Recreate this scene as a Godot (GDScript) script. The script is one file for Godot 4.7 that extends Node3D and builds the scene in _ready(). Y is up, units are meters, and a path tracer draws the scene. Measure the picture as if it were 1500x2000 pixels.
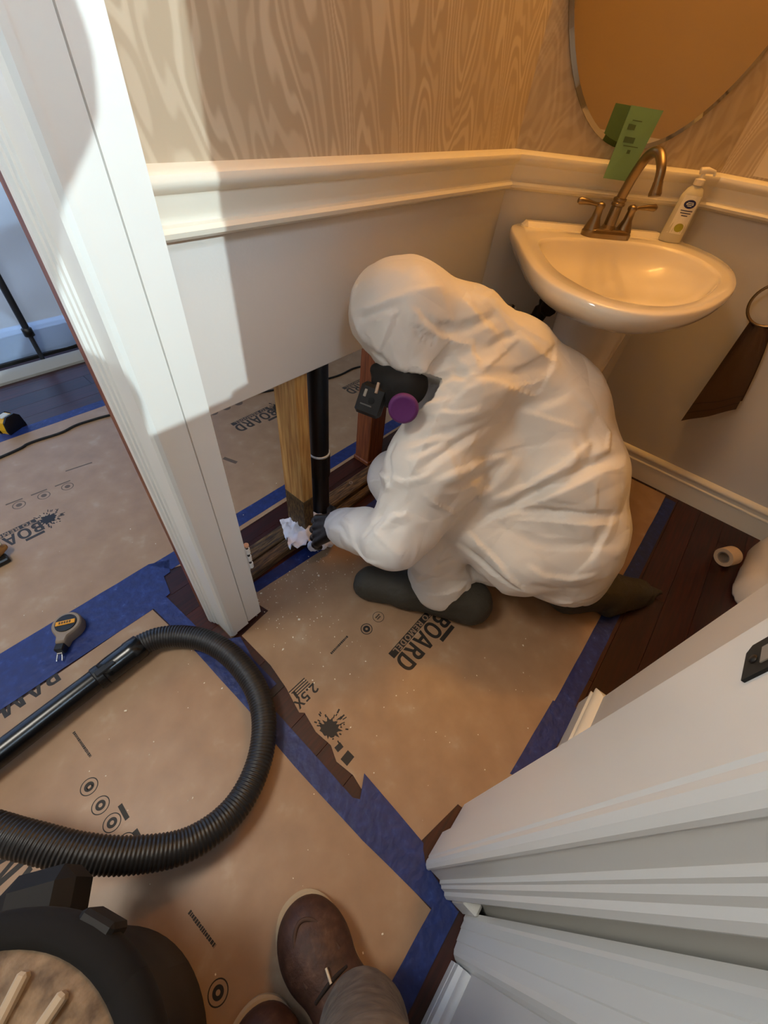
extends Node3D
# Powder room under repair, seen from the hall doorway. x runs along the opened wall into the room, y up, z from the wall towards the photographer. Units: metres.

var taken := {}
var rng := RandomNumberGenerator.new()
const WALL_Z := -0.69            # bathroom face of the opened wall
const CUT_Y := 0.643             # height at which its drywall is cut
const TOP_Y := 2.45
const C1 := Vector2(1.40, -0.69) # corners of the diagonal wall (x, z)
const C2 := Vector2(1.875, -0.24)

# ------------------------------------------------------------------ naming
func numbered(called: String) -> String:
	if not taken.has(called):
		taken[called] = 0
		return called
	taken[called] += 1
	return "%s_%03d" % [called, taken[called]]

func tag(o: Node, label: String, category: String, group := "") -> Node:
	o.set_meta("label", label)
	o.set_meta("category", category)
	if group != "":
		o.set_meta("group", group)
	return o

func thing(called: String, label: String, category: String, at := Vector3.ZERO, turn := 0.0, group := "") -> Node3D:
	var o := Node3D.new()
	o.name = numbered(called)
	add_child(o, true)
	o.position = at
	o.rotation.y = turn
	tag(o, label, category, group)
	return o

func obj(called: String, mesh: Mesh, m: Material, parent: Node = self, at := Vector3.ZERO) -> MeshInstance3D:
	var o := MeshInstance3D.new()
	o.name = numbered(called) if parent == self else called
	o.mesh = mesh
	o.material_override = m
	o.position = at
	parent.add_child(o, true)
	return o

func struct(called: String, mesh: Mesh, m: Material) -> MeshInstance3D:
	var o := obj(called, mesh, m)
	o.set_meta("kind", "structure")
	return o

# ------------------------------------------------------------------ materials
func mat(c: Color, rough := 0.6, metal := 0.0) -> StandardMaterial3D:
	var m := StandardMaterial3D.new()
	m.albedo_color = c
	m.roughness = rough
	m.metallic = metal
	return m

func noise_tex(stops: Array, freq := 0.02, octaves := 4, kind := FastNoiseLite.TYPE_SIMPLEX_SMOOTH, size := 512, sd := 1) -> NoiseTexture2D:
	var n := FastNoiseLite.new()
	n.seed = sd
	n.noise_type = kind
	n.frequency = freq
	n.fractal_octaves = octaves
	var t := NoiseTexture2D.new()
	t.width = size
	t.height = size
	t.seamless = true
	t.generate_mipmaps = false
	t.noise = n
	var g := Gradient.new()
	var offs := PackedFloat32Array()
	var cols := PackedColorArray()
	for s in stops:
		offs.append(s[0])
		cols.append(s[1])
	g.offsets = offs
	g.colors = cols
	t.color_ramp = g
	return t

func bump_tex(freq := 0.02, strength := 4.0, octaves := 3, kind := FastNoiseLite.TYPE_SIMPLEX_SMOOTH, sd := 3) -> NoiseTexture2D:
	var n := FastNoiseLite.new()
	n.seed = sd
	n.noise_type = kind
	n.frequency = freq
	n.fractal_octaves = octaves
	var t := NoiseTexture2D.new()
	t.width = 512
	t.height = 512
	t.seamless = true
	t.generate_mipmaps = false
	t.as_normal_map = true
	t.bump_strength = strength
	t.noise = n
	return t

# facets and creases of crumpled sheet cloth
func crumple_tex() -> NoiseTexture2D:
	var t := bump_tex(0.010, 12.0, 1, FastNoiseLite.TYPE_CELLULAR, 81)
	var n: FastNoiseLite = t.noise
	n.cellular_return_type = FastNoiseLite.RETURN_DISTANCE2_SUB
	n.cellular_distance_function = FastNoiseLite.DISTANCE_EUCLIDEAN
	n.cellular_jitter = 1.0
	n.fractal_type = FastNoiseLite.FRACTAL_NONE
	return t

func textured(m: StandardMaterial3D, t: Texture2D, scale: Vector3) -> StandardMaterial3D:
	m.albedo_texture = t
	m.albedo_color = Color.WHITE
	m.uv1_triplanar = true
	m.uv1_world_triplanar = true
	m.uv1_scale = scale
	return m

func bumped(m: StandardMaterial3D, t: Texture2D, amount: float, scale := Vector3.ZERO) -> StandardMaterial3D:
	m.normal_enabled = true
	m.normal_texture = t
	m.normal_scale = amount
	if scale != Vector3.ZERO:
		m.uv1_triplanar = true
		m.uv1_world_triplanar = true
		m.uv1_scale = scale
	return m

# ------------------------------------------------------------------ mesh helpers
func st_new() -> SurfaceTool:
	var st := SurfaceTool.new()
	st.begin(Mesh.PRIMITIVE_TRIANGLES)
	return st

func tri(st: SurfaceTool, a: Vector3, b: Vector3, c: Vector3) -> void:   # counter-clockwise seen from outside
	st.add_vertex(a)
	st.add_vertex(c)
	st.add_vertex(b)

func quad(st: SurfaceTool, a: Vector3, b: Vector3, c: Vector3, d: Vector3) -> void:
	tri(st, a, b, c)
	tri(st, a, c, d)

func tri_out(st: SurfaceTool, a: Vector3, b: Vector3, c: Vector3, mid: Vector3) -> void:
	if (b - a).cross(c - a).dot((a + b + c) / 3.0 - mid) < 0.0:
		tri(st, a, c, b)
	else:
		tri(st, a, b, c)

func done(st: SurfaceTool) -> ArrayMesh:
	st.generate_normals()
	return st.commit()

func add_box(st: SurfaceTool, lo: Vector3, hi: Vector3, b := 0.0, t := Transform3D()) -> void:   # a chamfered box
	st.set_smooth_group(-1)
	var mid := (lo + hi) * 0.5
	var h := (hi - lo) * 0.5
	b = minf(b, minf(h.x, minf(h.y, h.z)) * 0.9)
	var v := {}
	for sx in [-1, 1]:
		for sy in [-1, 1]:
			for sz in [-1, 1]:
				var s := Vector3(sx, sy, sz)
				for ax in 3:
					var p := h - Vector3(b, b, b)
					p[ax] = h[ax]
					v[[sx, sy, sz, ax]] = t * (mid + p * s)
	var m := t * mid
	for ax in 3:
		var i := (ax + 1) % 3
		var j := (ax + 2) % 3
		for s in [-1, 1]:
			var k := []
			for e in [[-1, -1], [1, -1], [1, 1], [-1, 1]]:
				var sg := [0, 0, 0]
				sg[ax] = s
				sg[i] = e[0]
				sg[j] = e[1]
				k.append(v[[sg[0], sg[1], sg[2], ax]])
			tri_out(st, k[0], k[1], k[2], m)
			tri_out(st, k[0], k[2], k[3], m)
	if b <= 0.0:
		return
	for ax in 3:
		var i := (ax + 1) % 3
		var j := (ax + 2) % 3
		for e in [[-1, -1], [1, -1], [1, 1], [-1, 1]]:
			var k := []
			for s in [-1, 1]:
				var sg := [0, 0, 0]
				sg[ax] = s
				sg[i] = e[0]
				sg[j] = e[1]
				k.append(v[[sg[0], sg[1], sg[2], i]])
				k.append(v[[sg[0], sg[1], sg[2], j]])
			tri_out(st, k[0], k[1], k[3], m)
			tri_out(st, k[0], k[3], k[2], m)
	for sx in [-1, 1]:
		for sy in [-1, 1]:
			for sz in [-1, 1]:
				tri_out(st, v[[sx, sy, sz, 0]], v[[sx, sy, sz, 1]], v[[sx, sy, sz, 2]], m)

func box(lo: Vector3, hi: Vector3, b := 0.002) -> ArrayMesh:
	var st := st_new()
	add_box(st, lo, hi, b)
	return done(st)

func area(poly: PackedVector2Array) -> float:
	var s := 0.0
	for i in poly.size():
		s += poly[i].cross(poly[(i + 1) % poly.size()])
	return s * 0.5

# poly in (x, z), raised from y0 to y1
func add_prism(st: SurfaceTool, poly: PackedVector2Array, y0: float, y1: float, t := Transform3D()) -> void:
	st.set_smooth_group(-1)
	if area(poly) < 0.0:
		poly.reverse()
	var n := poly.size()
	for i in n:
		var a := poly[i]
		var b := poly[(i + 1) % n]
		quad(st, t * Vector3(a.x, y0, a.y), t * Vector3(a.x, y1, a.y), t * Vector3(b.x, y1, b.y), t * Vector3(b.x, y0, b.y))
	var ix := Geometry2D.triangulate_polygon(poly)
	for k in range(0, ix.size(), 3):
		var p := poly[ix[k]]
		var q := poly[ix[k + 1]]
		var r := poly[ix[k + 2]]
		if (q - p).cross(r - p) < 0.0:
			var w := q
			q = r
			r = w
		tri(st, t * Vector3(p.x, y1, p.y), t * Vector3(r.x, y1, r.y), t * Vector3(q.x, y1, q.y))
		tri(st, t * Vector3(p.x, y0, p.y), t * Vector3(q.x, y0, q.y), t * Vector3(r.x, y0, r.y))

func prism(poly: PackedVector2Array, y0: float, y1: float) -> ArrayMesh:
	var st := st_new()
	add_prism(st, poly, y0, y1)
	return done(st)

func smooth_loop(pts: PackedVector2Array, each := 6) -> PackedVector2Array:
	var out := PackedVector2Array()
	var n := pts.size()
	for i in n:
		for k in each:
			out.append(pts[i].cubic_interpolate(pts[(i + 1) % n], pts[(i - 1 + n) % n], pts[(i + 2) % n], float(k) / each))
	return out

# profile: (radius, height) pairs, turned about t's y axis
func add_lathe(st: SurfaceTool, profile: Array, seg := 24, t := Transform3D(), group := 0) -> void:
	st.set_smooth_group(group)
	for i in profile.size() - 1:
		var p: Vector2 = profile[i]
		var q: Vector2 = profile[i + 1]
		for k in seg:
			var a := TAU * k / seg
			var b := TAU * (k + 1) / seg
			var p0 := t * Vector3(p.x * cos(a), p.y, p.x * sin(a))
			var p1 := t * Vector3(p.x * cos(b), p.y, p.x * sin(b))
			var q0 := t * Vector3(q.x * cos(a), q.y, q.x * sin(a))
			var q1 := t * Vector3(q.x * cos(b), q.y, q.x * sin(b))
			if q.x > 0.00001:
				tri(st, p0, q0, q1)
			if p.x > 0.00001:
				tri(st, p0, q1, p1)

func lathe(profile: Array, seg := 24, t := Transform3D(), group := 0) -> ArrayMesh:
	var st := st_new()
	add_lathe(st, profile, seg, t, group)
	return done(st)

# a frame whose y axis runs along d
func along(at: Vector3, d: Vector3, hint := Vector3.UP) -> Transform3D:
	var y := d.normalized()
	if absf(y.dot(hint)) > 0.98:
		hint = Vector3.RIGHT
	var x := hint.cross(y).normalized()
	return Transform3D(Basis(x, y, x.cross(y)), at)

func spline(pts: Array, each := 8) -> PackedVector3Array:
	var out := PackedVector3Array()
	var n := pts.size()
	for i in n - 1:
		var a: Vector3 = pts[maxi(i - 1, 0)]
		var b: Vector3 = pts[i]
		var c: Vector3 = pts[i + 1]
		var d: Vector3 = pts[mini(i + 2, n - 1)]
		for k in each:
			out.append(b.cubic_interpolate(c, a, d, float(k) / each))
	out.append(pts[n - 1])
	return out

# a round tube through points; radii: one number per point or a single one
func add_tube(st: SurfaceTool, pts: PackedVector3Array, radii: PackedFloat32Array, seg := 12, group := 0, caps := true) -> void:
	st.set_smooth_group(group)
	var n := pts.size()
	var rings := []
	var x := Vector3.ZERO
	for i in n:
		var d := (pts[mini(i + 1, n - 1)] - pts[maxi(i - 1, 0)]).normalized()
		if i == 0:
			x = (Vector3.UP if absf(d.y) < 0.95 else Vector3.RIGHT).cross(d).normalized()
		else:
			x = (x - d * x.dot(d)).normalized()
		var z := x.cross(d)
		var r := radii[mini(i, radii.size() - 1)]
		var ring := PackedVector3Array()
		for k in seg:
			var a := TAU * k / seg
			ring.append(pts[i] + (x * cos(a) + z * sin(a)) * r)
		rings.append(ring)
	for i in n - 1:
		for k in seg:
			var k2 := (k + 1) % seg
			quad(st, rings[i][k], rings[i + 1][k], rings[i + 1][k2], rings[i][k2])
	if caps:
		st.set_smooth_group(-1)
		for k in seg:
			var k2 := (k + 1) % seg
			tri(st, pts[0], rings[0][k], rings[0][k2])
			tri(st, pts[n - 1], rings[n - 1][k2], rings[n - 1][k])

func tube(pts: PackedVector3Array, r: float, seg := 12) -> ArrayMesh:
	var st := st_new()
	add_tube(st, pts, PackedFloat32Array([r]), seg)
	return done(st)

func bar(a: Vector3, b: Vector3, r: float, seg := 12) -> ArrayMesh:
	return tube(PackedVector3Array([a, b]), r, seg)

# a moulding: profile of (out, y) swept along a path in (x, z) with mitred corners; the room lies on the side of each leg's normal (d.y, -d.x) * side
func moulding(profile: Array, path: Array, side := 1.0) -> ArrayMesh:
	var st := st_new()
	st.set_smooth_group(-1)
	var n := path.size()
	var rows := []
	for i in n:
		var p: Vector2 = path[i]
		var d0: Vector2 = (p - path[i - 1]).normalized() if i > 0 else (path[1] - p).normalized()
		var d1: Vector2 = (path[i + 1] - p).normalized() if i < n - 1 else d0
		var n0 := Vector2(d0.y, -d0.x) * side
		var n1 := Vector2(d1.y, -d1.x) * side
		var m := (n0 + n1).normalized()
		m /= maxf(0.3, m.dot(n0))
		var row := PackedVector3Array()
		for q in profile:
			row.append(Vector3(p.x + m.x * q.x, q.y, p.y + m.y * q.x))
		rows.append(row)
	for i in n - 1:
		var sg := 1
		for k in profile.size() - 1:
			if k > 0:
				var d0: Vector2 = profile[k] - profile[k - 1]
				var d1: Vector2 = profile[k + 1] - profile[k]
				if absf(d0.angle_to(d1)) > 0.75:
					sg += 1
			st.set_smooth_group(i * 100 + sg)
			if side > 0:
				quad(st, rows[i][k], rows[i + 1][k], rows[i + 1][k + 1], rows[i][k + 1])
			else:
				quad(st, rows[i][k], rows[i][k + 1], rows[i + 1][k + 1], rows[i + 1][k])
	st.set_smooth_group(-1)
	for e in [0, n - 1]:
		var row: PackedVector3Array = rows[e]
		for k in range(1, row.size() - 1):
			tri(st, row[0], row[k], row[k + 1])
	return done(st)

# ------------------------------------------------------------------ bodies: tapered capsules joined by a smooth minimum, meshed as surface nets
func capsule_d(p: Vector3, a: Vector3, b: Vector3, ra: float, rb: float) -> float:
	var ab := b - a
	var l := ab.length_squared()
	var t := 0.0 if l < 1e-9 else clampf((p - a).dot(ab) / l, 0.0, 1.0)
	return p.distance_to(a + ab * t) - lerpf(ra, rb, t)

# prims: [a, b, ra, rb]; cell size; blend width; noise: relief; squash: flattened y around a height
func body_mesh(prims: Array, cell: float, blend: float, relief := 0.0, relief_freq := 8.0, folds := [], floor_y := -100.0, sd := 5, cuts := [], creases := 0) -> ArrayMesh:
	var lo := Vector3(1e9, 1e9, 1e9)
	var hi := -lo
	for q in prims:
		for e in 2:
			var r: float = q[2 + e] + relief + cell * 3.0 + 0.01
			lo = lo.min(q[e] - Vector3(r, r, r))
			hi = hi.max(q[e] + Vector3(r, r, r))
	var nz := FastNoiseLite.new()
	nz.seed = sd
	nz.noise_type = FastNoiseLite.TYPE_SIMPLEX_SMOOTH
	nz.frequency = relief_freq
	nz.fractal_type = FastNoiseLite.FRACTAL_RIDGED
	nz.fractal_octaves = 2
	var B := 6
	var bx := int(ceil((hi.x - lo.x) / (cell * B)))
	var by := int(ceil((hi.y - lo.y) / (cell * B)))
	var bz := int(ceil((hi.z - lo.z) / (cell * B)))
	var nx := bx * B + 1
	var ny := by * B + 1
	var nzz := bz * B + 1
	var far := 9.0
	var val := PackedFloat32Array()
	val.resize(nx * ny * nzz)
	val.fill(far)
	var vid := PackedInt32Array()
	vid.resize(nx * ny * nzz)
	vid.fill(-1)
	var blocks := []
	var half := cell * B * 0.5
	var reach := half * 1.7321 + relief + blend * 0.5
	for i in bx:
		for j in by:
			for k in bz:
				var c := lo + Vector3(i * B, j * B, k * B) * cell + Vector3(half, half, half)
				var near := []
				var best := 1e9
				for q in prims:
					var d := capsule_d(c, q[0], q[1], q[2], q[3])
					near.append(d)
					best = minf(best, d)
				if best > reach or best < -reach - blend:
					if best < 0.0:
						for di in B + 1:
							for dj in B + 1:
								var base := ((i * B + di) * ny + j * B + dj) * nzz + k * B
								for dk in B + 1:
									if val[base + dk] == far:
										val[base + dk] = -1.0
					continue
				var use := []
				for w in prims.size():
					if near[w] < best + half * 3.4642 + blend * 1.5:
						use.append(prims[w])
				blocks.append([i, j, k, use])
	for bl in blocks:
		var use: Array = bl[3]
		for di in B + 1:
			for dj in B + 1:
				var base: int = ((bl[0] * B + di) * ny + bl[1] * B + dj) * nzz + bl[2] * B
				for dk in B + 1:
					var id := base + dk
					if val[id] != far and val[id] != -1.0:
						continue
					var p := lo + Vector3(bl[0] * B + di, bl[1] * B + dj, bl[2] * B + dk) * cell
					var s := 1e9
					for q in use:
						var d := capsule_d(p, q[0], q[1], q[2], q[3])
						var h := maxf(blend - absf(s - d), 0.0) / blend
						s = minf(s, d) - h * h * blend * 0.25
					if relief > 0.0:
						s -= relief * nz.get_noise_3d(p.x, p.y, p.z)
					for q in cuts:
						if p.distance_squared_to(q[0]) < q[2] * q[2]:
							s = maxf(s, (p - q[0]).dot(q[1]))
					if floor_y > -50.0:
						s = maxf(s, floor_y - p.y)
					val[id] = s
	var verts := PackedVector3Array()
	for bl in blocks:
		for di in B:
			for dj in B:
				for dk in B:
					var i: int = bl[0] * B + di
					var j: int = bl[1] * B + dj
					var k: int = bl[2] * B + dk
					var id := (i * ny + j) * nzz + k
					var sum := Vector3.ZERO
					var cnt := 0
					var v0 := val[id]
					# the 12 edges of the cell
					var c := [v0, val[id + ny * nzz], val[id + nzz], val[id + ny * nzz + nzz], val[id + 1], val[id + ny * nzz + 1], val[id + nzz + 1], val[id + ny * nzz + nzz + 1]]
					var neg := 0
					for e in c:
						if e < 0.0:
							neg += 1
					if neg == 0 or neg == 8:
						continue
					for e in EDGES:
						var va: float = c[e[0]]
						var vb: float = c[e[1]]
						if (va < 0.0) != (vb < 0.0):
							sum += CORNER[e[0]].lerp(CORNER[e[1]], clampf(va / (va - vb), 0.0, 1.0))
							cnt += 1
					vid[id] = verts.size()
					verts.append(lo + (Vector3(i, j, k) + sum / cnt) * cell)
	var idx := PackedInt32Array()
	var sx := ny * nzz
	var sy := nzz
	for bl in blocks:
		for di in B:
			for dj in B:
				for dk in B:
					var id: int = ((bl[0] * B + di) * ny + bl[1] * B + dj) * nzz + bl[2] * B + dk
					if vid[id] < 0:
						continue
					var inside := val[id] < 0.0
					for ax in 3:
						var step: int = [sx, sy, 1][ax]
						if inside == (val[id + step] < 0.0):
							continue
						var u: int = [sy, 1, sx][ax]
						var w: int = [1, sx, sy][ax]
						if id - u - w < 0:
							continue
						var a := vid[id]
						var b := vid[id - u]
						var c2 := vid[id - u - w]
						var d2 := vid[id - w]
						if a < 0 or b < 0 or c2 < 0 or d2 < 0:
							continue
						if inside:
							idx.append_array([a, c2, b, a, d2, c2])
						else:
							idx.append_array([a, b, c2, a, c2, d2])
	var nor := normals_of(verts, idx)
	if not folds.is_empty():
		# each fold: [height, width, sharp, points]
		var balls := []
		for f in folds:
			var c := Vector3.ZERO
			for q in f[3]:
				c += q / f[3].size()
			var r := 0.0
			for q in f[3]:
				r = maxf(r, c.distance_to(q))
			balls.append([c, r + f[1] * 2.0])
		for i in verts.size():
			var p := verts[i]
			var push := 0.0
			for k in folds.size():
				if p.distance_squared_to(balls[k][0]) > balls[k][1] * balls[k][1]:
					continue
				var f: Array = folds[k]
				var pts: Array = f[3]
				var w: float = f[1]
				var d := 1e9
				var at := 0.0
				var foot := p
				for j in pts.size() - 1:
					var ab: Vector3 = pts[j + 1] - pts[j]
					var t := clampf((p - pts[j]).dot(ab) / ab.length_squared(), 0.0, 1.0)
					var e := p.distance_to(pts[j] + ab * t)
					if e < d:
						d = e
						foot = pts[j] + ab * t
						at = (j + t) / (pts.size() - 1.0)
				if d < w * 2.0:
					var fade := 1.0 - pow(absf(2.0 * at - 1.0), 3.0)
					if f[2]:
						# a crease: steep on one side, a long slope on the other
						var s := d if (p - foot).cross(f[3][f[3].size() - 1] - f[3][0]).dot(nor[i]) > 0.0 else -d
						push += f[0] * fade * (maxf(0.0, 1.0 - s / (w * 1.9)) if s > 0.0 else maxf(0.0, 1.0 + s / (w * 0.55)))
					else:
						push += f[0] * fade * maxf(0.0, 1.0 - d / (w * 0.9))
			verts[i] = p + nor[i] * push
		nor = normals_of(verts, idx)
	if creases > 0:
		# short straight creases scattered over the cloth
		var g := RandomNumberGenerator.new()
		g.seed = sd
		var moved := PackedFloat32Array()
		moved.resize(verts.size())
		for k in creases:
			var at := g.randi() % verts.size()
			var c := verts[at]
			var n := nor[at]
			var t := (n.cross(Vector3(g.randfn(), g.randfn(), g.randfn()))).normalized()
			var w := g.randf_range(0.010, 0.024)
			var l := g.randf_range(0.045, 0.12)
			var h := g.randf_range(0.0018, 0.0042) * (1.0 if g.randf() < 0.6 else -1.0)
			var u := n.cross(t)
			for i in verts.size():
				var q := verts[i] - c
				if absf(q.x) > l or absf(q.y) > l or absf(q.z) > l or nor[i].dot(n) < 0.2:
					continue
				var a := q.dot(t) / l
				var b := q.dot(u)
				if absf(a) < 1.0 and absf(b) < w * 2.0:
					moved[i] += h * (1.0 - a * a) * (maxf(0.0, 1.0 - b / (w * 2.0)) if b > 0.0 else maxf(0.0, 1.0 + b / (w * 0.5)))
		for i in verts.size():
			verts[i] += nor[i] * moved[i]
		nor = normals_of(verts, idx)
	var arr := []
	arr.resize(Mesh.ARRAY_MAX)
	arr[Mesh.ARRAY_VERTEX] = verts
	arr[Mesh.ARRAY_NORMAL] = nor
	arr[Mesh.ARRAY_INDEX] = idx
	var m := ArrayMesh.new()
	m.add_surface_from_arrays(Mesh.PRIMITIVE_TRIANGLES, arr)
	return m

const CORNER := [Vector3(0, 0, 0), Vector3(1, 0, 0), Vector3(0, 1, 0), Vector3(1, 1, 0), Vector3(0, 0, 1), Vector3(1, 0, 1), Vector3(0, 1, 1), Vector3(1, 1, 1)]
const EDGES := [[0, 1], [2, 3], [4, 5], [6, 7], [0, 2], [1, 3], [4, 6], [5, 7], [0, 4], [1, 5], [2, 6], [3, 7]]

func normals_of(verts: PackedVector3Array, idx: PackedInt32Array) -> PackedVector3Array:
	var nor := PackedVector3Array()
	nor.resize(verts.size())
	for k in range(0, idx.size(), 3):
		var a := idx[k]
		var b := idx[k + 1]
		var c := idx[k + 2]
		var n := (verts[c] - verts[a]).cross(verts[b] - verts[a])
		nor[a] += n
		nor[b] += n
		nor[c] += n
	for i in nor.size():
		nor[i] = nor[i].normalized()
	return nor

# lettering lying on the floor or on any plane: reads along `right`, tops towards `up`
func lettering(text: String, height: float, at: Vector3, right: Vector3, up: Vector3, m: Material, parent: Node, called := "printed_lettering", font := "Droid Sans", weight := 700, stretch := 1.0, depth := 0.0003) -> MeshInstance3D:
	var f := SystemFont.new()
	f.font_names = PackedStringArray([font])
	f.font_weight = weight
	var t := TextMesh.new()
	t.font = f
	t.font_size = 64
	t.pixel_size = height / 46.0
	t.depth = depth
	t.text = text
	t.curve_step = 2.0
	var o := obj(called, t, m, parent)
	var r := right.normalized()
	var u := (up - r * up.dot(r)).normalized()
	o.transform = Transform3D(Basis(r * stretch, u, r.cross(u)), at)
	return o

# ------------------------------------------------------------------ the scene
var M := {}

func _ready() -> void:
	rng.seed = 11
	set_view()
	set_lights()
	make_materials()
	build_shell()
	build_floor()
	build_frames()
	build_wall_opening()
	build_sink()
	build_bath_things()
	build_worker()
	build_hall_things()
	build_vacuum()
	build_photographer()
	build_debris()

func set_view() -> void:
	var cam := Camera3D.new()
	cam.name = "camera"
	var r := Vector3(0.64378, 0.09488, 0.75931)
	var dn := Vector3(-0.52009, -0.67361, 0.52513)
	var fw := Vector3(0.5613, -0.73297, -0.38431)
	cam.transform = Transform3D(Basis(r, -dn, -fw).orthonormalized(), Vector3(0, 1.15, 0))
	cam.fov = 103.04
	cam.near = 0.03
	cam.far = 60.0
	add_child(cam)
	cam.current = true
	var we := WorldEnvironment.new()
	we.name = "world"
	var e := Environment.new()
	e.background_mode = Environment.BG_SKY
	var sk := Sky.new()
	var sm := ProceduralSkyMaterial.new()
	sm.sky_top_color = Color(0.45, 0.6, 0.85)
	sm.sky_horizon_color = Color(0.8, 0.87, 0.95)
	sm.ground_bottom_color = Color(0.35, 0.36, 0.36)
	sm.ground_horizon_color = Color(0.7, 0.75, 0.8)
	sm.energy_multiplier = 5.5
	sk.sky_material = sm
	e.sky = sk
	e.tonemap_mode = Environment.TONE_MAPPER_LINEAR
	e.tonemap_exposure = 1.04
	e.sdfgi_enabled = true
	e.ssao_enabled = true
	e.ssil_enabled = true
	we.environment = e
	add_child(we)

func lamp_glass(c: Color, energy: float) -> StandardMaterial3D:
	var m := mat(Color(1, 1, 1), 0.4)
	m.emission_enabled = true
	m.emission = c
	m.emission_energy_multiplier = energy
	return m

func omni(at: Vector3, c: Color, energy: float, size: float, parent: Node) -> void:
	var l := OmniLight3D.new()
	l.name = "lamp_light"
	l.light_color = c
	l.light_energy = energy
	l.light_size = size
	l.omni_range = 12.0
	l.omni_attenuation = 2.0
	l.shadow_enabled = true
	parent.add_child(l, true)
	l.position = at

func set_lights() -> void:
	# vanity light over the mirror: three warm bulbs in shades
	var t := Vector2(C2 - C1).normalized()
	var n := Vector2(-t.y, t.x)
	if n.x > 0.0:
		n = -n
	var warm := Color(1.0, 0.72, 0.36)
	var v := thing("vanity_light", "bronze vanity light with three glowing globes above the oval mirror", "light")
	var c := (C1 + C2) * 0.5
	var metal := mat(Color(0.3, 0.2, 0.13), 0.35, 0.9)
	var st := st_new()
	var fr := Transform3D(Basis(Vector3(t.x, 0, t.y), Vector3.UP, Vector3(n.x, 0, n.y)), Vector3(c.x, 2.2, c.y))
	add_box(st, Vector3(-0.27, -0.03, 0.0), Vector3(0.27, 0.03, 0.03), 0.006, fr)
	for k in 3:
		add_tube(st, PackedVector3Array([fr * Vector3(-0.2 + 0.2 * k, 0, 0.02), fr * Vector3(-0.2 + 0.2 * k, 0, 0.12)]), PackedFloat32Array([0.012]), 10)
	obj("back_plate", done(st), metal, v)
	for k in 3:
		var p := fr * Vector3(-0.2 + 0.2 * k, -0.02, 0.14)
		var s := SphereMesh.new()
		s.radius = 0.05
		s.height = 0.1
		s.radial_segments = 24
		s.rings = 12
		var g := obj("globe", s, lamp_glass(Color(1.0, 0.72, 0.42), 5.0), v, p)
		omni(Vector3.ZERO, warm, 0.235, 0.045, g)
	# hall ceiling panel
	var cool := Color(1.0, 0.965, 0.90)
	var h := thing("ceiling_light", "flat square white ceiling light over the hall floor", "light", Vector3(-0.70, TOP_Y, -1.0))
	obj("frame", box(Vector3(-0.32, -0.03, -0.32), Vector3(0.32, 0.0, 0.32), 0.006), mat(Color(0.9, 0.9, 0.9)), h)
	obj("diffuser", box(Vector3(-0.29, -0.036, -0.29), Vector3(0.29, -0.028, 0.29), 0.002), lamp_glass(Color(0.97, 0.98, 1.0), 3.0), h)
	var al := AreaLight3D.new()
	al.name = "lamp_light"
	al.area_size = Vector2(0.58, 0.58)
	al.light_color = cool
	al.light_energy = 2.4
	al.shadow_enabled = true
	h.add_child(al, true)
	al.position = Vector3(0, -0.045, 0)
	al.rotation.x = -PI / 2
	# soft ceiling panel of the next room
	var h2 := thing("ceiling_light", "square bluish white ceiling light in the room behind the pass-through opening", "light", Vector3(-0.30, TOP_Y, 0.90))
	obj("frame", box(Vector3(-0.30, -0.03, -0.30), Vector3(0.30, 0.0, 0.30), 0.006), mat(Color(0.9, 0.9, 0.9)), h2)
	obj("diffuser", box(Vector3(-0.27, -0.036, -0.27), Vector3(0.27, -0.028, 0.27), 0.002), lamp_glass(Color(0.80, 0.90, 1.0), 2.5), h2)
	var al2 := AreaLight3D.new()
	al2.name = "lamp_light"
	al2.area_size = Vector2(0.54, 0.54)
	al2.light_color = Color(0.78, 0.89, 1.0)
	al2.light_energy = 3.0
	al2.shadow_enabled = true
	h2.add_child(al2, true)
	al2.position = Vector3(0, -0.045, 0)
	al2.rotation.x = -PI / 2
	# bright lamp of the next room, which shines through the pass-through opening behind the photographer
	var k := thing("pendant_lamp", "small bright pendant lamp in the room behind the pass-through opening", "light", Vector3(-0.50, 2.4, 2.0))
	obj("cord", bar(Vector3(0, 0.03, 0), Vector3(0, 0.05, 0), 0.006), mat(Color(0.1, 0.1, 0.1)), k)
	var s2 := SphereMesh.new()
	s2.radius = 0.018
	s2.height = 0.036
	var b := obj("bulb", s2, lamp_glass(Color(0.92, 0.98, 1.0), 8.0), k)
	omni(Vector3.ZERO, Color(0.90, 0.98, 1.0), 8.0, 0.009, b)

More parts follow.
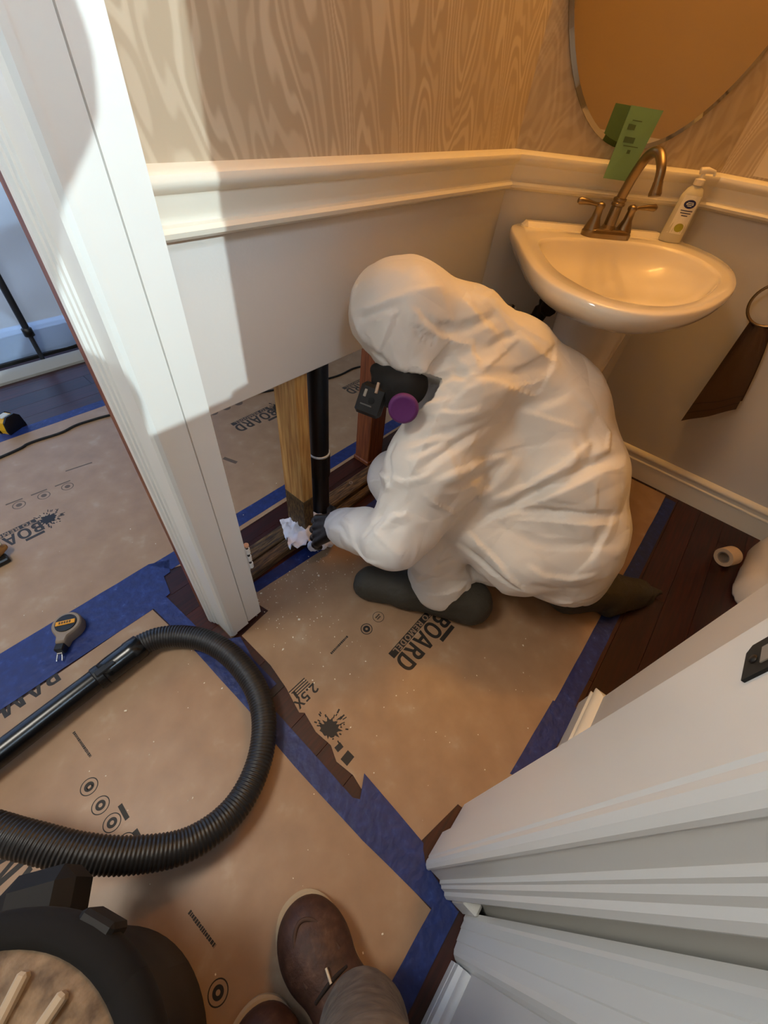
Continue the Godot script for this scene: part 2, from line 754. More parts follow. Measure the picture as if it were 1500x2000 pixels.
func make_materials() -> void:
	M.white = mat(Color(0.80, 0.79, 0.77), 0.7)
	M.white = bumped(M.white, bump_tex(0.08, 1.2, 3, FastNoiseLite.TYPE_SIMPLEX_SMOOTH, 8), 0.12, Vector3(3, 3, 3))
	M.trim = mat(Color(0.88, 0.88, 0.86), 0.28)
	M.rail = mat(Color(0.88, 0.86, 0.80), 0.28)
	M.ceiling = mat(Color(0.9, 0.9, 0.88), 0.9)
	M.gap = mat(Color(0.12, 0.11, 0.1), 0.9)
	M.drywall_edge = mat(Color(0.72, 0.70, 0.66), 0.9)
	M.paper = bumped(textured(mat(Color.WHITE, 0.42), noise_tex([[0.0, Color(0.57, 0.46, 0.355)], [0.5, Color(0.605, 0.49, 0.38)], [0.75, Color(0.62, 0.51, 0.40)], [1.0, Color(0.66, 0.575, 0.48)]], 0.012, 6, FastNoiseLite.TYPE_SIMPLEX_SMOOTH, 1024, 21), Vector3(0.8, 0.8, 0.8)), bump_tex(0.008, 3.0, 4, FastNoiseLite.TYPE_SIMPLEX_SMOOTH, 9), 0.25)
	M.tape = bumped(textured(mat(Color.WHITE, 0.5), noise_tex([[0.0, Color(0.075, 0.135, 0.34)], [0.6, Color(0.09, 0.165, 0.40)], [0.82, Color(0.12, 0.20, 0.45)], [1.0, Color(0.34, 0.41, 0.58)]], 0.03, 5, FastNoiseLite.TYPE_SIMPLEX_SMOOTH, 512, 4), Vector3(2, 2, 2)), bump_tex(0.04, 4.0, 3, FastNoiseLite.TYPE_SIMPLEX_SMOOTH, 19), 0.3)
	M.print = mat(Color(0.10, 0.085, 0.07), 0.6)
	M.print_pale = mat(Color(0.55, 0.45, 0.36), 0.6)
	M.floor = textured(mat(Color.WHITE, 0.36), noise_tex([[0.0, Color(0.135, 0.05, 0.032)], [0.5, Color(0.22, 0.08, 0.045)], [1.0, Color(0.29, 0.115, 0.065)]], 0.02, 4, FastNoiseLite.TYPE_SIMPLEX_SMOOTH, 512, 31), Vector3(0.5, 8, 8))
	M.sub = mat(Color(0.05, 0.035, 0.03), 0.9)
	M.pine = textured(mat(Color.WHITE, 0.6), noise_tex([[0.0, Color(0.62, 0.42, 0.20)], [0.5, Color(0.76, 0.56, 0.30)], [1.0, Color(0.86, 0.69, 0.42)]], 0.02, 4, FastNoiseLite.TYPE_SIMPLEX_SMOOTH, 512, 41), Vector3(8, 0.5, 8))
	M.rot = textured(mat(Color.WHITE, 0.7), noise_tex([[0.0, Color(0.14, 0.08, 0.04)], [0.5, Color(0.33, 0.24, 0.11)], [1.0, Color(0.50, 0.42, 0.24)]], 0.03, 5, FastNoiseLite.TYPE_SIMPLEX_SMOOTH, 512, 51), Vector3(6, 2.0, 6))
	M.plate = bumped(textured(mat(Color.WHITE, 0.65), noise_tex([[0.0, Color(0.09, 0.055, 0.035)], [0.35, Color(0.24, 0.165, 0.09)], [0.6, Color(0.36, 0.27, 0.15)], [0.85, Color(0.43, 0.33, 0.20)], [1.0, Color(0.56, 0.47, 0.34)]], 0.025, 5, FastNoiseLite.TYPE_SIMPLEX_SMOOTH, 512, 61), Vector3(1.0, 9, 9)), bump_tex(0.03, 6.0, 4, FastNoiseLite.TYPE_SIMPLEX_SMOOTH, 62), 0.6)
	M.redwood = textured(mat(Color.WHITE, 0.4), noise_tex([[0.0, Color(0.34, 0.165, 0.075)], [0.5, Color(0.46, 0.24, 0.115)], [1.0, Color(0.56, 0.33, 0.18)]], 0.02, 4, FastNoiseLite.TYPE_SIMPLEX_SMOOTH, 512, 71), Vector3(9, 0.5, 9))
	M.black = mat(Color(0.035, 0.035, 0.04), 0.42)
	M.black_matte = mat(Color(0.03, 0.03, 0.032), 0.75)
	M.chrome = mat(Color(0.78, 0.78, 0.78), 0.25, 1.0)
	M.bronze = mat(Color(0.56, 0.49, 0.39), 0.30, 0.95)
	M.china = mat(Color(0.90, 0.87, 0.81), 0.10)
	M.china.clearcoat_enabled = true
	M.china.clearcoat = 0.6
	M.china.clearcoat_roughness = 0.05
	M.suit = bumped(mat(Color(0.87, 0.86, 0.84), 0.55), crumple_tex(), 0.75, Vector3(1.5, 1.5, 1.5))
	M.skin = mat(Color(0.78, 0.55, 0.43), 0.55)
	M.glove = mat(Color(0.02, 0.02, 0.024), 0.38)
	M.cover = bumped(mat(Color(0.215, 0.205, 0.175), 0.7), bump_tex(0.03, 6.0, 3, FastNoiseLite.TYPE_SIMPLEX_SMOOTH, 91), 0.5, Vector3(3, 3, 3))
	M.rag = bumped(mat(Color(0.86, 0.87, 0.93), 0.85), bump_tex(0.02, 8.0, 4, FastNoiseLite.TYPE_SIMPLEX_SMOOTH, 92), 0.6, Vector3(6, 6, 6))
	M.mirror = mat(Color(0.93, 0.92, 0.9), 0.015, 1.0)
	M.wallpaper = textured(mat(Color.WHITE, 0.55), moire_image(), Vector3(0.5, 0.5, 0.5))

# watered-silk pattern: pale streaks on tan, stretched along the height
func moire_image() -> ImageTexture:
	var n := FastNoiseLite.new()
	n.seed = 7
	n.noise_type = FastNoiseLite.TYPE_SIMPLEX_SMOOTH
	n.frequency = 0.0068
	n.fractal_octaves = 2
	var w := FastNoiseLite.new()
	w.seed = 17
	w.frequency = 0.03
	w.fractal_octaves = 2
	var s := 1024
	var im := Image.create(s, s, false, Image.FORMAT_RGB8)
	var pale := Color(0.755, 0.705, 0.62)
	var tan := Color(0.665, 0.60, 0.51)
	for y in s:
		for x in s:
			var q := n.get_noise_2d(x * 1.05 - y * 0.16, y * 0.30 + x * 0.22) * 9.5 + w.get_noise_2d(x * 1.2 - y * 0.2, y * 0.26) * 1.0 + x * 0.004
			var r := sin(q * TAU) * 0.5 + 0.5
			var m := smoothstep(0.25, 0.85, r)
			im.set_pixel(x, y, tan.lerp(pale, m * (0.75 + 0.25 * sin(q * 1.7))))
	return ImageTexture.create_from_image(im)

func slab(called: String, lo: Vector3, hi: Vector3, m: Material) -> MeshInstance3D:
	return struct(called, box(lo, hi, 0.0), m)

func build_shell() -> void:
	var t := (C2 - C1).normalized()
	# the opened wall: drywall above the cut, whole to the right of it
	var st := st_new()
	add_box(st, Vector3(0.290, CUT_Y, WALL_Z - 0.0127), Vector3(C1.x + 0.02, TOP_Y, WALL_Z), 0.0)
	add_box(st, Vector3(1.31, 0.0, WALL_Z - 0.0127), Vector3(C1.x + 0.02, CUT_Y, WALL_Z), 0.0)
	var w := struct("wall_left", done(st), M.white)
	obj("wallpaper", box(Vector3(0.290, 1.034, WALL_Z), Vector3(C1.x, TOP_Y, WALL_Z + 0.001), 0.0), M.wallpaper, w)
	obj("cut_edge", box(Vector3(0.292, CUT_Y - 0.0012, WALL_Z - 0.0125), Vector3(1.309, CUT_Y, WALL_Z - 0.0005), 0.0), M.drywall_edge, w)
	# its hall side
	st = st_new()
	add_box(st, Vector3(0.24, CUT_Y + 0.02, -0.815), Vector3(2.3, TOP_Y, -0.802), 0.0)
	add_box(st, Vector3(1.31, 0.0, -0.815), Vector3(2.3, CUT_Y + 0.02, -0.802), 0.0)
	struct("wall_hall", done(st), M.white)
	# diagonal wall behind the sink
	var back := Vector2(t.y, -t.x) * 0.1
	st = st_new()
	add_prism(st, PackedVector2Array([C1, C2, C2 + back, C1 + back]), 0.0, TOP_Y)
	w = struct("wall_corner", done(st), M.white)
	var inn := -back.normalized() * 0.001
	obj("wallpaper", prism(PackedVector2Array([C1, C2, C2 + inn, C1 + inn]), 1.034, TOP_Y), M.wallpaper, w)
	# far wall of the bathroom
	w = slab("wall_right", Vector3(1.875, 0, -0.24), Vector3(1.99, TOP_Y, 1.35), M.white)
	obj("wallpaper", box(Vector3(1.874, 1.034, -0.24), Vector3(1.875, TOP_Y, 1.3), 0.0), M.wallpaper, w)
	# alcove wall, near return with its baseboard
	w = slab("wall_back", Vector3(0.6, 0, 1.25), Vector3(1.99, TOP_Y, 1.37), M.white)
	obj("painted_upper", box(Vector3(0.62, 1.034, 1.249), Vector3(1.875, TOP_Y, 1.25), 0.0), mat(Color(0.66, 0.58, 0.48), 0.7), w)
	w = slab("wall_return", Vector3(0.30, 0, 0.275), Vector3(0.70, TOP_Y, 1.26), M.white)
	obj("painted_upper", box(Vector3(0.31, 1.034, 0.274), Vector3(0.701, TOP_Y, 1.25), 0.0), mat(Color(0.70, 0.63, 0.54), 0.7), w)
	# wall around the pass-through behind the photographer
	st = st_new()
	add_box(st, Vector3(-1.7, 0, 0.268), Vector3(0.31, 1.28, 0.345), 0.0)
	add_box(st, Vector3(-1.7, 2.3, 0.268), Vector3(0.31, TOP_Y, 0.345), 0.0)
	add_box(st, Vector3(-1.7, 1.28, 0.268), Vector3(-0.75, 2.3, 0.345), 0.0)
	add_box(st, Vector3(0.150, 1.28, 0.268), Vector3(0.31, 2.3, 0.345), 0.0)
	struct("wall_near", done(st), M.white)
	# next room and the hall's outer walls
	slab("wall_beyond", Vector3(-1.8, 0, 2.6), Vector3(0.7, TOP_Y, 2.7), M.white)
	slab("wall_side", Vector3(-1.8, 0, -2.7), Vector3(-1.7, TOP_Y, 2.7), M.white)
	slab("wall_next", Vector3(0.6, 0, 1.25), Vector3(0.7, TOP_Y, 2.7), M.white)
	slab("wall_end", Vector3(2.3, 0, -2.7), Vector3(2.4, TOP_Y, -0.7), M.white)
	st = st_new()
	add_box(st, Vector3(-1.8, 0, -2.7), Vector3(-1.3, TOP_Y, -2.6), 0.0)
	add_box(st, Vector3(1.3, 0, -2.7), Vector3(2.4, TOP_Y, -2.6), 0.0)
	add_box(st, Vector3(-1.3, 0, -2.7), Vector3(1.3, 0.1, -2.6), 0.0)
	add_box(st, Vector3(-1.3, 2.1, -2.7), Vector3(1.3, TOP_Y, -2.6), 0.0)
	struct("wall_far", done(st), M.white)
	var glass := mat(Color(0.95, 0.98, 1.0, 0.08), 0.02)
	glass.transparency = BaseMaterial3D.TRANSPARENCY_ALPHA
	var win := struct("window_1", box(Vector3(-1.3, 0.1, -2.655), Vector3(1.3, 2.1, -2.649), 0.0), glass)
	for x in [-1.28, -0.01, 1.24]:
		obj("window_frame", box(Vector3(x, 0.1, -2.68), Vector3(x + 0.05, 2.1, -2.62), 0.003), M.trim, win)
	st = st_new()
	add_box(st, Vector3(-1.8, TOP_Y, -2.7), Vector3(2.4, TOP_Y + 0.1, 2.7), 0.0)
	struct("ceiling", done(st), M.ceiling)
	# chair rail round the bathroom
	var rail := [Vector2(0, 0.946), Vector2(0.012, 0.948), Vector2(0.022, 0.954), Vector2(0.024, 0.961), Vector2(0.020, 0.967), Vector2(0.011, 0.969), Vector2(0.009, 0.972), Vector2(0.009, 0.978), Vector2(0.012, 0.988), Vector2(0.014, 0.998), Vector2(0.015, 1.004), Vector2(0.021, 1.008), Vector2(0.027, 1.014), Vector2(0.029, 1.021), Vector2(0.027, 1.028), Vector2(0.020, 1.032), Vector2(0.010, 1.034), Vector2(0, 1.036)]
	var path := [Vector2(0.290, WALL_Z), C1, C2, Vector2(1.875, 1.25)]
	struct("trim_1", moulding(rail, path, -1.0), M.rail)
	# baseboards: a tall flat board with a moulded cap
	var bb := [Vector2(0, 0.0), Vector2(0.013, 0.0), Vector2(0.013, 0.078), Vector2(0.016, 0.081), Vector2(0.016, 0.086), Vector2(0.011, 0.090), Vector2(0.011, 0.104), Vector2(0.015, 0.109), Vector2(0.015, 0.116), Vector2(0.010, 0.124), Vector2(0.004, 0.129), Vector2(0, 0.131)]
	struct("baseboard_right", moulding(bb, [Vector2(1.32, WALL_Z), C1, C2, Vector2(1.875, 1.25)], -1.0), M.rail)
	var bb2 := []
	for q in bb:
		bb2.append(Vector2(q.x * 1.3, q.y * 0.92))
	struct("baseboard_return", moulding(bb2, [Vector2(0.315, 0.275), Vector2(0.70, 0.275), Vector2(0.70, 1.25)], 1.0), M.rail)
	# baseboard of the hall by the photographer's foot
	var bb3 := [Vector2(0, 0.0), Vector2(0.016, 0.0), Vector2(0.016, 0.030), Vector2(0.013, 0.033), Vector2(0.016, 0.036), Vector2(0.016, 0.060), Vector2(0.012, 0.064), Vector2(0.014, 0.072), Vector2(0.010, 0.076), Vector2(0.010, 0.088), Vector2(0.005, 0.096), Vector2(0, 0.098)]
	struct("baseboard_near", moulding(bb3, [Vector2(-1.7, 0.268), Vector2(0.075, 0.268)], 1.0), M.trim)

func build_floor() -> void:
	var f := slab("floor", Vector3(-1.8, -0.12, -2.7), Vector3(2.4, -0.016, 2.7), M.sub)
	# dark hardwood boards along x
	var tones := []
	for k in 4:
		var m: StandardMaterial3D = M.floor.duplicate()
		m.albedo_color = Color(1, 1, 1).lerp(Color(0.72, 0.66, 0.66), k / 3.0)
		m.uv1_offset = Vector3(0.13 * k, 0.31 * k, 0.27 * k)
		tones.append(m)
	var w := 0.0925
	var z := -2.6
	var row := 0
	while z < 1.26:
		var x := -1.7 - rng.randf() * 0.9
		while x < 2.3:
			var l := 0.9 + rng.randf() * 0.9
			var a := maxf(x, -1.7)
			var b := minf(x + l, 2.3)
			if b - a > 0.05:
				obj("plank", box(Vector3(a + 0.0003, -0.016, z + 0.0003), Vector3(b - 0.0003, 0.0, z + w - 0.0003), 0.0006), tones[rng.randi() % 4], f)
			x += l
		z += w
		row += 1
	obj("plank_field", box(Vector3(-1.7, -0.016, z), Vector3(0.6, 0.0, 2.6), 0.0), M.floor, f)
	build_sheets()

func sheet(label: String, pts: Array) -> MeshInstance3D:
	var o := obj("floor_protection_sheet", prism(PackedVector2Array(pts), 0.0004, 0.0020), M.paper)
	tag(o, label, "floor paper", "brown floor papers")
	return o

func tape(label: String, pts: Array, y := 0.0020) -> void:
	var poly := PackedVector2Array()
	# slightly uneven edges
	var n := pts.size()
	for i in n:
		var a: Vector2 = pts[i]
		var b: Vector2 = pts[(i + 1) % n]
		var steps := maxi(1, int(a.distance_to(b) / 0.05))
		for k in steps:
			poly.append(a.lerp(b, float(k) / steps) + Vector2(rng.randf_range(-1, 1), rng.randf_range(-1, 1)) * 0.0006)
	var o := obj("tape_strip", prism(poly, y, y + 0.0004), M.tape)
	tag(o, label, "tape", "blue tape on the floor")

func disc(at: Vector2, r0: float, r1: float, m: Material, parent: Node, called := "printed_symbol") -> void:
	var st := st_new()
	st.set_smooth_group(-1)
	var y := 0.00225
	for k in 28:
		var a := TAU * k / 28
		var b := TAU * (k + 1) / 28
		var p := Vector3(at.x + cos(a) * r0, y, at.y + sin(a) * r0)
		var q := Vector3(at.x + cos(b) * r0, y, at.y + sin(b) * r0)
		var p1 := Vector3(at.x + cos(a) * r1, y, at.y + sin(a) * r1)
		var q1 := Vector3(at.x + cos(b) * r1, y, at.y + sin(b) * r1)
		quad(st, p, q, q1, p1)
	obj(called, done(st), m, parent)

func mark_bar(a: Vector2, b: Vector2, w: float, m: Material, parent: Node, called := "printed_bar") -> void:
	var d := (b - a).normalized()
	var n := Vector2(-d.y, d.x) * w * 0.5
	obj(called, prism(PackedVector2Array([a - n, b - n, b + n, a + n]), 0.0020, 0.00225), m, parent)

# a line of print too small to read: short strokes
func small_print(a: Vector2, b: Vector2, h: float, parent: Node, m: Material, sd: int) -> void:
	var g := RandomNumberGenerator.new()
	g.seed = sd
	var d := (b - a).normalized()
	var n := Vector2(-d.y, d.x)
	var l := a.distance_to(b)
	var x := 0.0
	var st := st_new()
	while x < l:
		var w := minf(h * g.randf_range(0.35, 0.8), l - x)
		var hh := h * g.randf_range(0.38, 0.5)
		if g.randf() > 0.13:
			var p := a + d * x
			var q := a + d * (x + w)
			add_prism(st, PackedVector2Array([p - n * hh, q - n * hh, q + n * hh, p + n * hh]), 0.0020, 0.00225)
		x += w + h * 0.16
	var o := obj("small_print", done(st), m, parent)
	o.set_meta("kind", "stuff")

func splat(at: Vector2, r: float, parent: Node, seed_n: int, clip_x := -100.0) -> void:
	var g := RandomNumberGenerator.new()
	g.seed = seed_n
	var poly := PackedVector2Array()
	for k in 36:
		var rr := r * (0.42 + 0.2 * g.randf() + (0.3 * g.randf() if k % 3 == 0 else 0.0))
		var q := at + Vector2(cos(TAU * k / 36), sin(TAU * k / 36)) * rr
		q.x = maxf(q.x, clip_x)
		poly.append(q)
	obj("printed_splash", prism(poly, 0.0020, 0.00225), M.print, parent)
	for k in 42:
		var a := g.randf() * TAU
		var c := at + Vector2(cos(a), sin(a)) * r * (0.62 + 0.5 * g.randf())
		if c.x < clip_x + 0.004:
			continue
		var d := Vector2(cos(a), sin(a)) * r * (0.03 + 0.12 * g.randf())
		mark_bar(c - d, c + d, r * (0.05 + 0.06 * g.randf()), M.print, parent, "printed_splash")

# a "2.5X"-style print block; reads along -x with tops towards +z
func board_print(parent: Node, at: Vector2, s := 1.0, shade: Material = null, with_splash := true) -> void:
	var m: Material = shade if shade else M.print
	var y := 0.0021
	var r := Vector3(-1, 0, 0)
	var u := Vector3(0, 0, 1)
	lettering("BOARD", 0.056 * s, Vector3(at.x - 0.0 * s, y, at.y), r, u, m, parent, "printed_lettering", "Droid Sans", 700, 0.86)
	obj("printed_box", prism(PackedVector2Array([at + Vector2(0.10, -0.052) * s, at + Vector2(-0.105, -0.052) * s, at + Vector2(-0.105, -0.030) * s, at + Vector2(0.10, -0.030) * s]), 0.0020, 0.0022), m, parent)
	lettering("TO REMODEL", 0.018 * s, Vector3(at.x, y + 0.0002, at.y - 0.041 * s), r, u, M.print_pale, parent, "printed_lettering", "Droid Sans", 700, 1.15)
	obj("printed_box", prism(PackedVector2Array([at + Vector2(0.10, 0.034) * s, at + Vector2(0.035, 0.034) * s, at + Vector2(0.035, 0.047) * s, at + Vector2(0.10, 0.047) * s]), 0.0020, 0.0022), m, parent)
	if with_splash:
		splat(at + Vector2(0.135, -0.015) * s, 0.048 * s, parent, 5 + int(at.x * 100))

func build_sheets() -> void:
	# hall sheet, beyond the opened wall
	var s := sheet("wide brown paper floor covering across the hall beyond the opened wall", [Vector2(-1.65, -0.92), Vector2(-1.65, -1.97), Vector2(2.25, -1.90), Vector2(2.25, -0.90), Vector2(0.25, -0.905), Vector2(0.20, -0.93)])
	board_print(s, Vector2(-0.085, -1.385), 0.85, mat(Color(0.17, 0.15, 0.13), 0.6))
	board_print(s, Vector2(0.90, -1.395), 1.0, mat(Color(0.2, 0.18, 0.16), 0.6))
	board_print(s, Vector2(1.50, -1.28), 1.0, mat(Color(0.22, 0.2, 0.18), 0.6))
	var faint := mat(Color(0.36, 0.30, 0.24), 0.6)
	for k in 5:
		disc(Vector2(-0.16 + 0.075 * k, -1.545 + 0.008 * k), 0.020, 0.017, faint, s)
		disc(Vector2(-0.16 + 0.075 * k, -1.545 + 0.008 * k), 0.009, 0.0, faint, s)
		mark_bar(Vector2(-0.19 + 0.075 * k, -1.575 + 0.008 * k), Vector2(-0.14 + 0.075 * k, -1.570 + 0.008 * k), 0.006, faint, s)
	for k in 5:
		disc(Vector2(0.66 + 0.065 * k, -1.575 + 0.004 * k), 0.020, 0.0, faint, s)
	mark_bar(Vector2(0.17, -1.60), Vector2(0.26, -1.585), 0.006, faint, s)
	mark_bar(Vector2(0.635, -1.27), Vector2(0.655, -1.21), 0.016, faint, s)
	# bathroom sheet
	s = sheet("brown paper floor covering under the kneeling worker", [Vector2(0.30, -0.668), Vector2(0.86, -0.655), Vector2(1.30, -0.650), Vector2(1.84, -0.22), Vector2(1.845, 0.215), Vector2(1.024, 0.224), Vector2(0.675, 0.227), Vector2(0.443, 0.205), Vector2(0.300, 0.205), Vector2(0.292, 0.125), Vector2(0.177, 0.098), Vector2(0.165, -0.068), Vector2(0.172, -0.10), Vector2(0.166, -0.15), Vector2(0.182, -0.185), Vector2(0.178, -0.235), Vector2(0.190, -0.290), Vector2(0.181, -0.300), Vector2(0.194, -0.352), Vector2(0.199, -0.371), Vector2(0.211, -0.452), Vector2(0.211, -0.580), Vector2(0.314, -0.588)])
	board_print(s, Vector2(0.565, -0.178), 1.0, null, false)
	disc(Vector2(0.474, -0.328), 0.018, 0.0155, M.print, s)
	disc(Vector2(0.474, -0.328), 0.011, 0.004, M.print, s)
	disc(Vector2(0.529, -0.328), 0.018, 0.0165, M.print, s)
	small_print(Vector2(0.538, -0.325), Vector2(0.520, -0.325), 0.005, s, M.print, 31)
	small_print(Vector2(0.538, -0.332), Vector2(0.520, -0.332), 0.005, s, M.print, 32)
	small_print(Vector2(0.418, -0.354), Vector2(0.346, -0.352), 0.007, s, M.print, 33)
	lettering("2.5X", 0.026, Vector3(0.222, 0.0021, -0.318), Vector3(-1, 0, 0), Vector3(0, 0, 1), M.print, s)
	for k in 4:
		mark_bar(Vector2(0.250, -0.335 - 0.007 * k), Vector2(0.205 - 0.003 * k, -0.337 - 0.007 * k), 0.003, M.print, s)
	mark_bar(Vector2(0.206, -0.352), Vector2(0.203, -0.330), 0.007, M.print, s)
	splat(Vector2(0.208, -0.215), 0.040, s, 77, 0.186)
	mark_bar(Vector2(0.183, -0.168), Vector2(0.201, -0.166), 0.014, M.print, s)
	mark_bar(Vector2(0.176, -0.135), Vector2(0.202, -0.135), 0.022, M.print, s)
	# sheet on the photographer's side
	s = sheet("brown paper floor covering under the vacuum hose and the brown shoe", [Vector2(-1.65, -0.82), Vector2(0.085, -0.838), Vector2(0.100, -0.60), Vector2(0.100, -0.28), Vector2(0.106, 0.182), Vector2(-1.65, 0.178)])
	for p in [Vector2(-0.234, -0.530), Vector2(-0.234, -0.478), Vector2(-0.233, -0.430), Vector2(-0.231, -0.376), Vector2(-0.231, -0.054)]:
		disc(p, 0.018, 0.0160, M.print, s)
		disc(p, 0.010, 0.004, M.print, s)
	lettering("C", 0.012, Vector3(-0.234, 0.0021, -0.53), Vector3(0, 0, 1), Vector3(1, 0, 0), M.print, s)
	mark_bar(Vector2(-0.207, -0.448), Vector2(-0.209, -0.412), 0.009, M.print, s)
	mark_bar(Vector2(-0.209, -0.382), Vector2(-0.211, -0.348), 0.011, M.print, s)
	small_print(Vector2(-0.207, -0.667), Vector2(-0.205, -0.586), 0.006, s, M.print, 34)
	small_print(Vector2(-0.205, -0.185), Vector2(-0.201, -0.107), 0.007, s, M.print, 35)
	lettering("RAM", 0.056, Vector3(-0.395, 0.0021, -0.47), Vector3(0, 0, -1), Vector3(-1, 0, 0), M.print, s)
	lettering("RAM", 0.045, Vector3(-0.235, 0.0021, -0.838), Vector3(-1, 0, 0), Vector3(0, 0, 1), M.print, s)
	# tape
	tape("blue tape along the foot of the opened wall on the bathroom side", [Vector2(0.330, -0.664), Vector2(0.340, -0.700), Vector2(0.86, -0.672), Vector2(1.29, -0.672), Vector2(1.29, -0.640), Vector2(0.86, -0.628), Vector2(0.60, -0.637)])
	tape("long blue tape on the hall paper beyond the cut wall", [Vector2(0.16, -0.985), Vector2(2.2, -0.958), Vector2(2.2, -0.905), Vector2(0.20, -0.925)])
	tape("blue tape under the round chalk reel on the hall floor", [Vector2(-1.6, -1.010), Vector2(0.16, -0.992), Vector2(0.215, -0.962), Vector2(0.19, -0.918), Vector2(-1.6, -0.930)])
	tape("second blue tape between the chalk reel and the hose", [Vector2(-1.6, -0.938), Vector2(0.17, -0.920), Vector2(0.150, -0.850), Vector2(0.085, -0.835), Vector2(-0.06, -0.838), Vector2(-1.6, -0.868)], 0.0025)
	tape("blue tape beside the white door casing foot", [Vector2(0.088, -0.845), Vector2(0.135, -0.845), Vector2(0.143, -0.60), Vector2(0.100, -0.60)], 0.0029)
	tape("blue tape under the hose bend at the threshold", [Vector2(0.096, -0.64), Vector2(0.180, -0.60), Vector2(0.206, -0.58), Vector2(0.190, -0.50), Vector2(0.190, -0.40), Vector2(0.143, -0.40), Vector2(0.099, -0.40)])
	tape("long blue tape along the threshold between hose and doorway", [Vector2(0.099, -0.42), Vector2(0.140, -0.42), Vector2(0.143, -0.33), Vector2(0.139, -0.07), Vector2(0.153, -0.045), Vector2(0.156, 0.11), Vector2(0.108, 0.182), Vector2(0.097, 0.00), Vector2(0.092, -0.22)], 0.0025)
	tape("short blue tape overlapping the threshold strip near the right jamb", [Vector2(0.140, -0.050), Vector2(0.192, -0.083), Vector2(0.187, 0.02), Vector2(0.181, 0.105), Vector2(0.150, 0.125), Vector2(0.133, 0.02)], 0.0030)
	tape("blue tape below the right jamb foot", [Vector2(0.118, 0.095), Vector2(0.178, 0.104), Vector2(0.158, 0.127), Vector2(0.140, 0.225), Vector2(0.110, 0.180)], 0.0029)
	tape("blue tape between the brown shoe and the near baseboard", [Vector2(0.112, 0.180), Vector2(0.141, 0.226), Vector2(-0.8, 0.228), Vector2(-0.8, 0.176)], 0.0033)
	tape("long blue tape behind the worker on the dark bathroom floor", [Vector2(0.664, 0.203), Vector2(1.83, 0.218), Vector2(1.83, 0.262), Vector2(0.69, 0.254)])
	tape("short blue tape by the baseboard of the wall return", [Vector2(0.430, 0.190), Vector2(0.670, 0.198), Vector2(0.700, 0.262), Vector2(0.45, 0.248)], 0.0027)
	tape("blue tape along the far edge of the hall paper", [Vector2(-1.6, -2.02), Vector2(2.2, -1.935), Vector2(2.2, -1.885), Vector2(-1.6, -1.97)])

